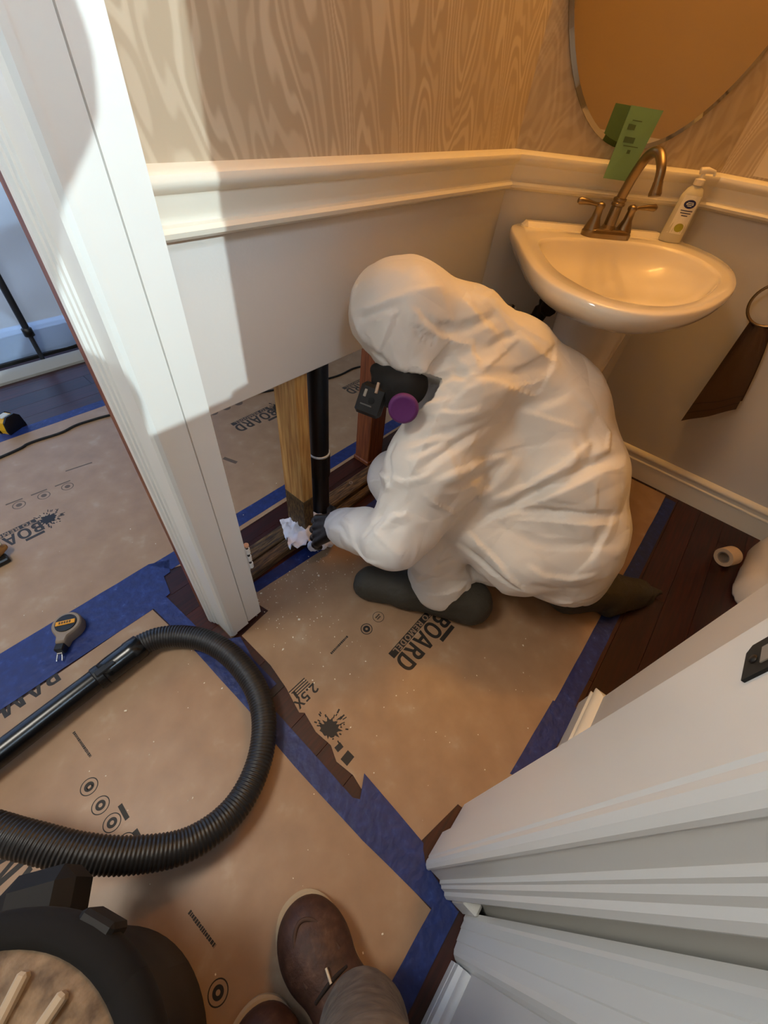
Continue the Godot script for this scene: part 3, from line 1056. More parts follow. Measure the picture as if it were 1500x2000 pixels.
func build_frames() -> void:
	var hd := 2.06
	# left jamb of the doorway with its stop
	var jl := struct("door_1", prism(PackedVector2Array([Vector2(0.205, -0.592), Vector2(0.2455, -0.592), Vector2(0.2462, -0.6015), Vector2(0.2492, -0.6015), Vector2(0.2498, -0.5965), Vector2(0.294, -0.5965), Vector2(0.294, -0.70), Vector2(0.205, -0.70)]), 0.012, hd), M.trim)
	# casing on the hall face of the left jamb, stepped towards its outer edge
	obj("casing", prism(PackedVector2Array([Vector2(0.205, -0.588), Vector2(0.196, -0.588), Vector2(0.190, -0.5915), Vector2(0.186, -0.597), Vector2(0.186, -0.650), Vector2(0.183, -0.653), Vector2(0.182, -0.660), Vector2(0.179, -0.662), Vector2(0.178, -0.669), Vector2(0.174, -0.672), Vector2(0.173, -0.682), Vector2(0.176, -0.688), Vector2(0.205, -0.688)]), 0.014, hd + 0.08), M.trim, jl)
	obj("casing_back", box(Vector3(0.186, 0.0, -0.684), Vector3(0.204, 0.0135, -0.593), 0.002), mat(Color(0.62, 0.52, 0.40), 0.8), jl)
	obj("end_stud", box(Vector3(0.206, 0.0, -0.802), Vector3(0.29, TOP_Y, -0.703), 0.002), M.pine, jl)
	# stained end of the wall on the hall side
	var en := struct("trim_2", box(Vector3(0.185, 0.0, -0.752), Vector3(0.206, TOP_Y, -0.686), 0.002), M.redwood)
	en.set_meta("label", "red-brown stained edge board behind the left door casing")
	# hinge left on the jamb
	var h := thing("hinge", "white painted door hinge with a broken knuckle on the left jamb edge", "hinge", Vector3(0.292, 0.275, -0.605))
	obj("leaf", box(Vector3(-0.001, -0.044, -0.012), Vector3(0.004, 0.044, 0.0085), 0.001), M.trim, h)
	for k in 3:
		obj("knuckle", bar(Vector3(0.010, -0.040 + 0.030 * k, 0.004), Vector3(0.010, -0.022 + 0.030 * k, 0.004), 0.0062), M.trim, h)
	for k in 2:
		obj("leaf_tab", box(Vector3(0.0, -0.014 + 0.032 * k, -0.003), Vector3(0.011, 0.002 + 0.026 * k, 0.001), 0.0005), M.trim, h)
	obj("pin", bar(Vector3(0.010, -0.046, 0.004), Vector3(0.010, 0.052, 0.004), 0.0035), mat(Color(0.25, 0.24, 0.23), 0.4, 0.8), h)
	obj("pin_head", bar(Vector3(0.010, 0.047, 0.004), Vector3(0.010, 0.054, 0.004), 0.0062), mat(Color(0.80, 0.62, 0.50), 0.5), h)
	# right jamb: strike strip, stop, hall edge
	var jr := struct("door_2", prism(PackedVector2Array([Vector2(0.300, 0.136), Vector2(0.228, 0.136), Vector2(0.224, 0.134), Vector2(0.224, 0.126), Vector2(0.170, 0.126), Vector2(0.165, 0.129), Vector2(0.165, 0.268), Vector2(0.300, 0.268)]), 0.008, hd), M.trim)
	obj("casing", prism(PackedVector2Array([Vector2(0.166, 0.1270), Vector2(0.160, 0.1270), Vector2(0.154, 0.1303), Vector2(0.150, 0.1353), Vector2(0.150, 0.1394), Vector2(0.154, 0.1419), Vector2(0.154, 0.1675), Vector2(0.149, 0.1700), Vector2(0.149, 0.1741), Vector2(0.145, 0.1774), Vector2(0.145, 0.1848), Vector2(0.140, 0.1881), Vector2(0.138, 0.1947), Vector2(0.142, 0.2013), Vector2(0.166, 0.2030)]), 0.008, hd + 0.08), M.trim, jr)
	obj("base_block", box(Vector3(0.143, 0.0, 0.2035), Vector3(0.166, 0.105, 0.2375), 0.004), M.trim, jr)
	struct("trim_3", prism(PackedVector2Array([Vector2(0.150, 0.238), Vector2(0.140, 0.238), Vector2(0.136, 0.240), Vector2(0.124, 0.2405), Vector2(0.123, 0.242), Vector2(0.104, 0.244), Vector2(0.103, 0.2455), Vector2(0.090, 0.247), Vector2(0.084, 0.250), Vector2(0.080, 0.256), Vector2(0.078, 0.263), Vector2(0.078, 0.268), Vector2(0.150, 0.268)]), 0.004, 1.275), M.trim)
	# head of the doorway
	var st := st_new()
	add_box(st, Vector3(0.165, hd, -0.70), Vector3(0.300, hd + 0.02, 0.268), 0.0)
	struct("trim_4", done(st), M.trim)
	slab("wall_front", Vector3(0.18, hd + 0.02, -0.70), Vector3(0.300, TOP_Y, 0.345), M.white)
	# strike plate
	var sp := thing("strike_plate", "dark metal strike plate let into the right door jamb", "strike plate", Vector3(0.259, 0.930, 0.1355))
	var poly := PackedVector2Array()
	for q in [Vector2(-0.015, -0.029), Vector2(0.010, -0.029), Vector2(0.015, -0.024), Vector2(0.015, 0.024), Vector2(0.010, 0.029), Vector2(-0.015, 0.029)]:
		poly.append(q)
	st = st_new()
	add_prism(st, poly, -0.0006, 0.0018, Transform3D(Basis(Vector3(1, 0, 0), Vector3(0, 0, -1), Vector3(0, 1, 0)), Vector3.ZERO))
	obj("plate", done(st), mat(Color(0.035, 0.033, 0.032), 0.45, 0.4), sp)
	obj("latch_hole", box(Vector3(-0.008, -0.013, -0.0026), Vector3(0.006, 0.013, -0.0015), 0.0), mat(Color(0.55, 0.52, 0.48), 0.6), sp)
	for k in [-1, 1]:
		obj("screw", lathe([Vector2(0.0035, 0), Vector2(0.003, 0.001), Vector2(0, 0.0012)], 12, along(Vector3(0.0, 0.021 * k, -0.0018), Vector3(0, 0, -1))), mat(Color(0.2, 0.18, 0.16), 0.4, 0.8), sp)

func build_wall_opening() -> void:
	# stud, stained towards its foot
	var s := thing("wall_stud", "pale pine stud standing in the cut wall beside the black pipe", "stud")
	obj("board", box(Vector3(0.574, 0.20, -0.792), Vector3(0.614, TOP_Y, -0.703), 0.002), M.pine, s)
	obj("stained_foot", box(Vector3(0.574, 0.04, -0.792), Vector3(0.614, 0.20, -0.703), 0.002), M.rot, s)
	# drain pipe with coupling
	var p := thing("drain_pipe", "black plastic drain pipe standing behind the pine stud", "pipe")
	obj("pipe", bar(Vector3(0.688, 0.30, -0.748), Vector3(0.688, TOP_Y, -0.748), 0.0300, 24), M.black, p)
	obj("lower_pipe", bar(Vector3(0.688, 0.0, -0.748), Vector3(0.688, 0.31, -0.748), 0.0300, 24), M.black, p)
	obj("coupling", lathe([Vector2(0.030, 0.225), Vector2(0.034, 0.227), Vector2(0.034, 0.312), Vector2(0.030, 0.314)], 24, Transform3D(Basis(), Vector3(0.688, 0, -0.748)), -1), M.black, p)
	obj("white_ring", lathe([Vector2(0.0303, 0.313), Vector2(0.033, 0.314), Vector2(0.033, 0.319), Vector2(0.0303, 0.320)], 24, Transform3D(Basis(), Vector3(0.688, 0, -0.748)), -1), mat(Color(0.85, 0.85, 0.83), 0.6), p)
	obj("floor_flange", lathe([Vector2(0.046, 0.040), Vector2(0.046, 0.046), Vector2(0.029, 0.052)], 24, Transform3D(Basis(), Vector3(0.688, 0, -0.748)), -1), M.black_matte, p)
	# bottom plate in two lengths with its gaps
	var b := thing("bottom_plate", "wet stained wooden plate on the floor left of the pine stud", "plate", Vector3.ZERO, 0.0, "")
	obj("board", box(Vector3(0.292, 0.0, -0.745), Vector3(0.62, 0.036, -0.705), 0.004), M.plate, b)
	obj("board", box(Vector3(0.292, 0.0, -0.800), Vector3(0.62, 0.041, -0.748), 0.004), M.plate, b)
	b = thing("bottom_plate", "dusty brown wooden plate on the floor right of the black pipe", "plate")
	obj("board", box(Vector3(0.724, 0.0, -0.798), Vector3(1.305, 0.040, -0.738), 0.004), M.plate, b)
	obj("lower_strip", box(Vector3(0.724, 0.0, -0.735), Vector3(1.305, 0.022, -0.705), 0.004), M.plate, b)
	var st := st_new()
	add_lathe(st, [Vector2(0.0075, 0.0), Vector2(0.0075, 0.0015), Vector2(0.004, 0.0015), Vector2(0.004, 0.0)], 16, Transform3D(Basis(), Vector3(0.875, 0.040, -0.775)), -1)
	obj("screw_washer", done(st), mat(Color(0.6, 0.55, 0.5), 0.4, 0.7), b)
	# stained post of the hall
	var q := thing("stained_post", "red-brown stained wooden post beyond the cut wall behind the respirator", "post")
	obj("post", box(Vector3(1.035, 0.0, -0.90), Vector3(1.125, TOP_Y - 0.002, -0.825), 0.003), M.redwood, q)
	obj("base_trim", box(Vector3(1.030, 0.0, -0.905), Vector3(1.130, 0.02, -0.822), 0.003), M.redwood, q)

func ring_rows(st: SurfaceTool, rows: Array, group := 0) -> void:
	st.set_smooth_group(group)
	for i in rows.size() - 1:
		var a: PackedVector3Array = rows[i]
		var b: PackedVector3Array = rows[i + 1]
		var n := a.size()
		for k in n:
			var k2 := (k + 1) % n
			quad(st, a[k], b[k], b[k2], a[k2])

func loop3(poly: PackedVector2Array, c: Vector2, s: float, y: float) -> PackedVector3Array:
	var out := PackedVector3Array()
	for p in poly:
		var q := c + (p - c) * s
		out.append(Vector3(q.x, y, q.y))
	return out

func mix_loops(a: PackedVector2Array, b: PackedVector2Array, f: float) -> PackedVector2Array:
	var out := PackedVector2Array()
	for i in a.size():
		out.append(a[i].lerp(b[i], f))
	return out

# the same loop with n points evenly spaced by angle about c
func by_angle(poly: PackedVector2Array, c: Vector2, n: int) -> PackedVector2Array:
	var out := PackedVector2Array()
	for k in n:
		var d := Vector2(cos(TAU * k / n), sin(TAU * k / n)) * 3.0
		var best := 3.0
		for i in poly.size():
			var h = Geometry2D.segment_intersects_segment(c, c + d, poly[i], poly[(i + 1) % poly.size()])
			if h != null:
				best = minf(best, c.distance_to(h))
		out.append(c + d.normalized() * best)
	return out

func build_sink() -> void:
	var t := (C2 - C1).normalized()
	var nrm := Vector2(-t.y, t.x)
	if nrm.x > 0.0:
		nrm = -nrm
	var rim := PackedVector2Array([Vector2(1.350, -0.615), Vector2(1.248, -0.542), Vector2(1.086, -0.424), Vector2(1.003, -0.338), Vector2(0.972, -0.262), Vector2(0.968, -0.185), Vector2(1.000, -0.124), Vector2(1.048, -0.085), Vector2(1.124, -0.051), Vector2(1.222, -0.028), Vector2(1.353, -0.016), Vector2(1.470, -0.022), Vector2(1.594, -0.050), Vector2(1.696, -0.103), Vector2(1.765, -0.175), Vector2(1.800, -0.250), Vector2(1.795, -0.312), Vector2(1.640, -0.458), Vector2(1.480, -0.610), Vector2(1.415, -0.640)])
	var bowl := PackedVector2Array([Vector2(1.301, -0.500), Vector2(1.135, -0.384), Vector2(1.065, -0.289), Vector2(1.046, -0.223), Vector2(1.062, -0.158), Vector2(1.122, -0.102), Vector2(1.238, -0.066), Vector2(1.424, -0.056), Vector2(1.537, -0.079), Vector2(1.630, -0.139), Vector2(1.672, -0.212), Vector2(1.660, -0.284), Vector2(1.600, -0.355), Vector2(1.500, -0.440), Vector2(1.400, -0.500)])
	var c := Vector2(1.34, -0.27)
	var n := 96
	var O := by_angle(smooth_loop(rim, 5), c, n)
	var Bw := by_angle(smooth_loop(bowl, 5), c, n)
	var foot := Vector2(1.475, -0.315)
	var small := PackedVector2Array()
	for k in n:
		small.append(foot + Vector2(cos(TAU * k / n), sin(TAU * k / n)) * 0.115)
	var s := thing("pedestal_sink", "cream white pedestal sink with a wide oval basin in the corner", "sink")
	var st := st_new()
	var rows := []
	for e in [[0.0, 0.735], [0.25, 0.742], [0.50, 0.760], [0.72, 0.787], [0.88, 0.812], [0.965, 0.833], [1.0, 0.849]]:
		rows.append(loop3(mix_loops(small, O, e[0]), c, 1.0, e[1]))
	rows.append(loop3(O, c, 1.004, 0.858))
	rows.append(loop3(O, c, 0.998, 0.866))
	rows.append(loop3(O, c, 0.985, 0.8695))
	rows.append(loop3(mix_loops(O, Bw, 0.5), c, 1.0, 0.8675))
	rows.append(loop3(Bw, c, 1.02, 0.866))
	rows.append(loop3(Bw, c, 1.0, 0.8645))
	rows.append(loop3(Bw, c, 0.985, 0.857))
	rows.append(loop3(Bw, c, 0.965, 0.840))
	rows.append(loop3(Bw, c, 0.90, 0.808))
	rows.append(loop3(Bw, c, 0.72, 0.784))
	rows.append(loop3(Bw, c, 0.50, 0.764))
	rows.append(loop3(Bw, c, 0.25, 0.756))
	rows.append(loop3(Bw, c, 0.06, 0.754))
	ring_rows(st, rows)
	obj("basin", done(st), M.china, s)
	# raised ledge along the wall
	st = st_new()
	var fr := Transform3D(Basis(Vector3(t.x, 0, t.y), Vector3.UP, Vector3(nrm.x, 0, nrm.y)), Vector3(C1.x, 0, C1.y))
	add_box(st, Vector3(0.070, 0.80, 0.002), Vector3(0.545, 0.881, 0.050), 0.014, fr)
	obj("back_ledge", done(st), M.china, s)
	obj("drain", lathe([Vector2(0.0, 0.758), Vector2(0.018, 0.7585), Vector2(0.022, 0.756)], 20, Transform3D(Basis(), Vector3(c.x, 0, c.y))), M.bronze, s)
	# pedestal
	st = st_new()
	rows = []
	for e in [[0.118, 0.735], [0.108, 0.62], [0.095, 0.45], [0.092, 0.28], [0.100, 0.14], [0.125, 0.06], [0.135, 0.03], [0.135, 0.0]]:
		var row := PackedVector3Array()
		for k in 40:
			var a := TAU * k / 40
			row.append(Vector3(foot.x + cos(a) * e[0], e[1], foot.y + sin(a) * e[0]))
		rows.append(row)
	rows.reverse()
	ring_rows(st, rows)
	obj("pedestal", done(st), M.china, s)
	# faucet
	var f := thing("faucet", "brushed bronze two handle faucet with a tall curved spout on the sink", "faucet")
	var bc := Vector3(1.583, 0.868, -0.412)
	var bt := Vector3(t.x, 0, t.y)
	var bn := Vector3(nrm.x, 0, nrm.y)
	var base := PackedVector2Array()
	for k in 40:
		var a := TAU * k / 40
		base.append(Vector2((0.052 if cos(a) > 0 else -0.052) + cos(a) * 0.026, sin(a) * 0.027))
	var bf := Transform3D(Basis(bt, Vector3.UP, bn), bc)
	st = st_new()
	st.set_smooth_group(-1)
	rows = []
	for e in [[1.0, -0.002], [1.0, 0.010], [0.93, 0.017], [0.80, 0.021], [0.02, 0.022]]:
		var row := PackedVector3Array()
		for p in base:
			row.append(bf * Vector3(p.x * e[0], e[1], p.y * e[0]))
		rows.append(row)
	for row in rows:
		row.reverse()
	ring_rows(st, rows, -1)
	obj("base_plate", done(st), M.bronze, f)
	var sp := spline([bc + Vector3(0, 0.0, 0), bc + Vector3(0, 0.08, 0), bc + Vector3(-0.012, 0.145, 0.012), bc + Vector3(-0.042, 0.192, 0.034), bc + Vector3(-0.082, 0.206, 0.066), bc + Vector3(-0.112, 0.182, 0.094), bc + Vector3(-0.121, 0.146, 0.106)], 8)
	st = st_new()
	var rad := PackedFloat32Array()
	for i in sp.size():
		rad.append(lerpf(0.0145, 0.0105, float(i) / sp.size()))
	add_tube(st, sp, rad, 18)
	obj("spout", done(st), M.bronze, f)
	obj("spout_collar", lathe([Vector2(0.024, 0.018), Vector2(0.017, 0.030), Vector2(0.0155, 0.075), Vector2(0.019, 0.078), Vector2(0.019, 0.083), Vector2(0.0165, 0.086), Vector2(0.0185, 0.089), Vector2(0.0185, 0.094), Vector2(0.012, 0.098)], 24, Transform3D(Basis(), bc), -1), M.bronze, f)
	var tip := sp[sp.size() - 1]
	obj("aerator", lathe([Vector2(0.0, 0.0), Vector2(0.0145, 0.0), Vector2(0.0155, 0.006), Vector2(0.0125, 0.020), Vector2(0.0115, 0.030)], 20, along(tip + (tip - sp[sp.size() - 3]).normalized() * 0.020, sp[sp.size() - 3] - tip), -1), M.bronze, f)
	for k in [-1, 1]:
		var hp: Vector3 = bc + bt * 0.052 * k
		var hd := obj("handle", lathe([Vector2(0.024, 0.016), Vector2(0.019, 0.030), Vector2(0.013, 0.045), Vector2(0.011, 0.066), Vector2(0.0135, 0.070), Vector2(0.0135, 0.076), Vector2(0.010, 0.080), Vector2(0.0, 0.084)], 22, Transform3D(Basis(), hp)), M.bronze, f)
		st = st_new()
		add_tube(st, PackedVector3Array([hp + Vector3(0, 0.073, 0), hp + bt * 0.02 * k + Vector3(0, 0.076, 0), hp + bt * 0.045 * k + Vector3(0, 0.079, 0), hp + bt * 0.068 * k + Vector3(0, 0.080, 0), hp + bt * 0.074 * k + Vector3(0, 0.080, 0)]), PackedFloat32Array([0.006, 0.005, 0.0075, 0.0095, 0.006]), 14)
		obj("lever", done(st), M.bronze, hd)
	# soap bottle
	var sb := thing("soap_bottle", "clear plastic soap bottle with white pump standing on the sink rim", "soap bottle", Vector3(1.752, 0.868, -0.262), -1.1)
	var clear := mat(Color(0.78, 0.77, 0.70), 0.16)
	st = st_new()
	rows = []
	for e in [[0.030, 0.0], [0.033, 0.004], [0.033, 0.030], [0.031, 0.080], [0.030, 0.115], [0.022, 0.132], [0.012, 0.140], [0.012, 0.146]]:
		var row := PackedVector3Array()
		for k in 32:
			var a := -TAU * k / 32
			row.append(Vector3(cos(a) * e[0], e[1], sin(a) * e[0] * 0.62))
		rows.append(row)
	ring_rows(st, rows)
	obj("bottle", done(st), clear, sb)
	var lab := obj("label", soap_face(0.046, 0.118, 0.0), mat(Color(0.88, 0.87, 0.82), 0.5), sb)
	st = st_new()
	oval(st, Vector2(0, 0.098), Vector2(0.0165, 0.0105), 0.0012)
	var logo := obj("logo", done(st), mat(Color(0.06, 0.10, 0.34), 0.4), lab)
	st = st_new()
	for k in 3:
		soap_bar(st, Vector2(0, 0.102 - 0.004 * k), [0.016, 0.02, 0.012][k], 0.0022, 0.0022)
	obj("logo_lettering", done(st), mat(Color(0.75, 0.78, 0.82), 0.5), sb)
	st = st_new()
	for k in 3:
		soap_bar(st, Vector2(0, 0.082 - 0.006 * k), [0.034, 0.030, 0.018][k], 0.0024, 0.0014)
	obj("label_lettering", done(st), mat(Color(0.25, 0.25, 0.36), 0.5), lab)
	st = st_new()
	oval(st, Vector2(0.002, 0.040), Vector2(0.013, 0.011), 0.0012)
	obj("label_picture", done(st), mat(Color(0.62, 0.62, 0.20), 0.5), lab)
	obj("pump_collar", lathe([Vector2(0.013, 0.140), Vector2(0.014, 0.142), Vector2(0.014, 0.154), Vector2(0.006, 0.157), Vector2(0.005, 0.170)], 20, Transform3D(), -1), mat(Color(0.88, 0.85, 0.78), 0.4), sb)
	st = st_new()
	add_tube(st, PackedVector3Array([Vector3(-0.012, 0.172, 0), Vector3(0.006, 0.175, 0.0), Vector3(0.026, 0.173, 0.002), Vector3(0.030, 0.165, 0.002)]), PackedFloat32Array([0.008, 0.0075, 0.005, 0.004]), 12)
	obj("pump_head", done(st), mat(Color(0.88, 0.85, 0.78), 0.4), sb)
	# supply valve behind the pedestal
	var v := thing("supply_valve", "dark corroded shutoff valve and hose beneath the sink", "valve")
	st = st_new()
	add_tube(st, spline([Vector3(1.490, 0.60, -0.595), Vector3(1.490, 0.61, -0.52), Vector3(1.494, 0.66, -0.487), Vector3(1.50, 0.72, -0.46), Vector3(1.53, 0.80, -0.43)], 8), PackedFloat32Array([0.011]), 12)
	obj("hose", done(st), mat(Color(0.12, 0.10, 0.08), 0.4, 0.5), v)
	obj("body", lathe([Vector2(0.0, -0.03), Vector2(0.024, -0.04), Vector2(0.026, -0.01), Vector2(0.019, 0.0), Vector2(0.026, 0.012), Vector2(0.026, 0.036), Vector2(0.0, 0.042)], 16, along(Vector3(1.494, 0.655, -0.487), Vector3(0.2, 1, 0.2))), mat(Color(0.13, 0.10, 0.07), 0.5, 0.6), v)
	obj("handle", lathe([Vector2(0.0, -0.006), Vector2(0.028, -0.008), Vector2(0.030, 0.0), Vector2(0.028, 0.008), Vector2(0.0, 0.008)], 10, along(Vector3(1.470, 0.668, -0.462), Vector3(-0.7, 0.2, 0.7)), -1), mat(Color(0.16, 0.12, 0.08), 0.5, 0.5), v)
	obj("escutcheon", lathe([Vector2(0.0, 0.012), Vector2(0.014, 0.01), Vector2(0.03, 0.0)], 20, along(Vector3(1.490, 0.60, -0.602), Vector3(bn.x, 0, bn.z))), M.chrome, v)

func oval(st: SurfaceTool, at: Vector2, r: Vector2, lift: float) -> void:
	st.set_smooth_group(-1)
	for k in 28:
		var a := TAU * k / 28
		var b := TAU * (k + 1) / 28
		var p := at + Vector2(cos(a) * r.x, sin(a) * r.y)
		var q := at + Vector2(cos(b) * r.x, sin(b) * r.y)
		tri(st, soap_at(at, lift), soap_at(p, lift), soap_at(q, lift))

func soap_at(p: Vector2, lift: float) -> Vector3:   # a point of the bottle's front
	var w := lerpf(0.033, 0.030, p.y / 0.115)
	var s := clampf(p.x / w, -1.0, 1.0)
	return Vector3(p.x, p.y, w * 0.62 * sqrt(1.0 - s * s) + lift)

func soap_bar(st: SurfaceTool, at: Vector2, w: float, h: float, lift: float) -> void:
	st.set_smooth_group(-1)
	for k in 6:
		var a := at.x - w * 0.5 + w * k / 6.0
		var b := a + w / 6.0
		quad(st, soap_at(Vector2(a, at.y - h * 0.5), lift), soap_at(Vector2(b, at.y - h * 0.5), lift), soap_at(Vector2(b, at.y + h * 0.5), lift), soap_at(Vector2(a, at.y + h * 0.5), lift))

func soap_face(w: float, top: float, _unused: float) -> ArrayMesh:
	var st := st_new()
	for k in 12:
		soap_bar(st, Vector2(0, 0.024 + (top - 0.024) * (k + 0.5) / 12.0), w, (top - 0.024) / 12.0, 0.0006)
	return done(st)

func build_bath_things() -> void:
	var t := (C2 - C1).normalized()
	var nrm := Vector2(-t.y, t.x)
	if nrm.x > 0.0:
		nrm = -nrm
	var bt := Vector3(t.x, 0, t.y)
	var bn := Vector3(nrm.x, 0, nrm.y)
	# oval mirror
	var m := thing("oval_mirror", "large frameless oval mirror on the wall above the sink", "mirror")
	var fr := Transform3D(Basis(bt, Vector3.UP, bn), Vector3(C1.x, 1.56, C1.y) + bt * 0.322)
	var rows := []
	var st := st_new()
	for e in [[1.0, 0.003], [1.0, 0.006], [0.965, 0.009]]:
		var row := PackedVector3Array()
		for k in 96:
			var a := TAU * k / 96
			row.append(fr * Vector3(cos(a) * 0.334 * e[0], sin(a) * 0.5 * (e[0] if e[0] == 1.0 else 0.977), e[1]))
		rows.append(row)
	ring_rows(st, rows, -1)
	obj("bevelled_edge", done(st), mat(Color(0.62, 0.60, 0.56), 0.08, 1.0), m)
	st = st_new()
	st.set_smooth_group(-1)
	for k in 96:
		tri(st, fr * Vector3(0, 0, 0.009), rows[2][k], rows[2][(k + 1) % 96])
	obj("glass", done(st), M.mirror, m)
	# green paper tag
	var g := thing("paper_tag", "pale green paper tag with dark print leaning behind the faucet", "paper tag")
	var p0 := Vector3(1.551, 1.000, -0.472)
	var p1 := Vector3(1.612, 0.998, -0.420)
	var p2 := Vector3(1.625, 1.146, -0.408)
	var p3 := Vector3(1.556, 1.148, -0.473)
	st = st_new()
	st.set_smooth_group(-1)
	var off := bn * 0.0006
	quad(st, p0 + off, p1 + off, p2 + off, p3 + off)
	quad(st, p1 - off, p0 - off, p3 - off, p2 - off)
	quad(st, p0 - off, p1 - off, p1 + off, p0 + off)
	quad(st, p2 - off, p3 - off, p3 + off, p2 + off)
	var green := mat(Color(0.46, 0.62, 0.44), 0.8)
	var card := obj("card", done(st), green, g)
	var rd := (p1 - p0).normalized()
	var ud := (p3 - p0).normalized()
	var ink := mat(Color(0.30, 0.40, 0.27), 0.8)
	var ct := (p0 + p1 + p2 + p3) * 0.25 + bn * 0.0016
	st = st_new()
	for e in [[-0.02, 0.035, 0.022, 0.010], [0.016, 0.034, 0.020, 0.010], [0.0, 0.010, 0.056, 0.012], [0.0, -0.013, 0.010, 0.008], [0.0, 0.048, 0.05, 0.002], [0.0, -0.002, 0.046, 0.002]]:
		add_box(st, Vector3(e[0] - e[2] * 0.5, e[1] - e[3] * 0.5, -0.0004), Vector3(e[0] + e[2] * 0.5, e[1] + e[3] * 0.5, 0.0002), 0.0, Transform3D(Basis(rd, ud, rd.cross(ud)), ct))
	obj("printed_lettering", done(st), ink, card)
	# notice on the far wall
	var no := obj("paper_notice", box(Vector3(1.8725, 1.042, -0.155), Vector3(1.8738, 1.28, 0.02), 0.0), mat(Color(0.80, 0.76, 0.70), 0.8))
	tag(no, "white paper notice on the wallpaper above the rail at the right", "notice")
	st = st_new()
	for k in 6:
		add_box(st, Vector3(1.8718, 1.062 + 0.017 * k, -0.126), Vector3(1.8724, 1.068 + 0.017 * k, -0.126 + 0.09 + 0.02 * (k % 2)), 0.0)
	obj("printed_lettering", done(st), mat(Color(0.3, 0.25, 0.2), 0.8), no)
	# towel ring and towel
	var tr := thing("towel_ring", "dark metal towel ring on the wall right of the sink", "towel ring")
	st = st_new()
	var ring := PackedVector3Array()
	for k in 41:
		var a := TAU * k / 40
		ring.append(Vector3(1.832, 0.768 + cos(a) * 0.062, 0.098 + sin(a) * 0.062))
	add_tube(st, ring, PackedFloat32Array([0.0045]), 10)
	obj("ring", done(st), M.bronze, tr)
	obj("post", bar(Vector3(1.872, 0.835, 0.098), Vector3(1.830, 0.831, 0.098), 0.008), M.bronze, tr)
	obj("wall_plate", lathe([Vector2(0.0, 0.01), Vector2(0.02, 0.008), Vector2(0.024, 0.0)], 20, along(Vector3(1.8745, 0.835, 0.098), Vector3(-1, 0, 0))), M.bronze, tr)
	var tw := thing("hand_towel", "dark brown hand towel hanging through the metal towel ring", "towel")
	var cloth := bumped(mat(Color(0.31, 0.225, 0.155), 0.95), bump_tex(0.1, 6.0, 2, FastNoiseLite.TYPE_SIMPLEX_SMOOTH, 12), 0.5, Vector3(8, 8, 8))
	cloth.rim_enabled = true
	cloth.rim = 0.3
	obj("cloth", towel_mesh(0.0, 0.40, 0.0), cloth, tw)
	obj("back_fold", towel_mesh(0.022, 0.36, 0.6), cloth, tw)
	for v in [0.80, 0.90]:
		obj("border_band", towel_band(v), mat(Color(0.24, 0.18, 0.13), 0.9), tw)
	# toilet
	var to := thing("toilet", "cream white toilet foot behind the door jamb", "toilet")
	var prims := [
		[Vector3(1.50, 0.02, 0.635), Vector3(1.72, 0.02, 0.66), 0.105, 0.11], [Vector3(1.49, 0.10, 0.64), Vector3(1.72, 0.12, 0.66), 0.092, 0.10], [Vector3(1.45, 0.24, 0.655), Vector3(1.70, 0.24, 0.66), 0.10, 0.11],
		[Vector3(1.34, 0.335, 0.66), Vector3(1.60, 0.335, 0.66), 0.155, 0.17]]
	obj("bowl", body_mesh(prims, 0.012, 0.06, 0.0, 8.0, [], 0.0), M.china, to)
	st = st_new()
	var seat := PackedVector2Array()
	for k in 40:
		var a := TAU * k / 40
		seat.append(Vector2(1.42 + cos(a) * 0.235, 0.66 + sin(a) * 0.18))
	obj("seat_lid", prism(seat, 0.485, 0.515), M.china, to)
	obj("tank", box(Vector3(1.66, 0.40, 0.46), Vector3(1.86, 0.78, 0.86), 0.02), M.china, to)
	obj("tank_lid", box(Vector3(1.65, 0.78, 0.45), Vector3(1.865, 0.81, 0.87), 0.008), M.china, to)
	# roll of tape on the dark floor
	var ro := thing("tape_roll", "small pale roll lying on its side on the dark bathroom floor", "tape roll")
	var fx := along(Vector3(1.590, 0.0355, 0.470), Vector3(0.62, 0.0, 0.40))
	obj("roll", lathe([Vector2(0.022, 0.0), Vector2(0.035, 0.0), Vector2(0.0355, 0.004), Vector2(0.0355, 0.044), Vector2(0.035, 0.048), Vector2(0.022, 0.048), Vector2(0.022, 0.0)], 28, fx, -1), mat(Color(0.72, 0.63, 0.52), 0.7), ro)
	obj("core", lathe([Vector2(0.0215, 0.001), Vector2(0.0215, 0.047), Vector2(0.018, 0.047), Vector2(0.018, 0.001), Vector2(0.0215, 0.001)], 24, fx, -1), mat(Color(0.50, 0.45, 0.40), 0.8), ro)
	var blot := mat(Color(0.42, 0.38, 0.34), 0.8)
	st = st_new()
	for k in 9:
		var a := TAU * k / 9
		var p := fx * Vector3(cos(a) * 0.0285, 0.0482, sin(a) * 0.0285)
		add_lathe(st, [Vector2(0.003 + 0.0015 * (k % 3), 0.0), Vector2(0.0, 0.0006)], 8, along(p, fx.basis.y), -1)
	obj("printed_pattern", done(st), blot, ro)

# a towel gathered in the ring: a folded sheet that widens downwards
func towel_point(u: float, v: float, back: float, drop: float, ph: float) -> Vector3:
	var y := lerpf(0.706, 0.706 - drop * 0.93, v)
	var z0 := lerpf(0.070, 0.083, v)
	var z1 := lerpf(0.128, 0.205, pow(v, 0.7))
	y += drop * 0.93 * v * 0.30 * u
	var z := lerpf(z0, z1, u)
	var x := 1.828 + back + sin(u * 9.0 + ph) * 0.010 * (0.4 + 0.6 * (1.0 - v)) + sin(u * 4.0 + v * 3.0) * 0.006
	return Vector3(minf(x, 1.868), y, z)

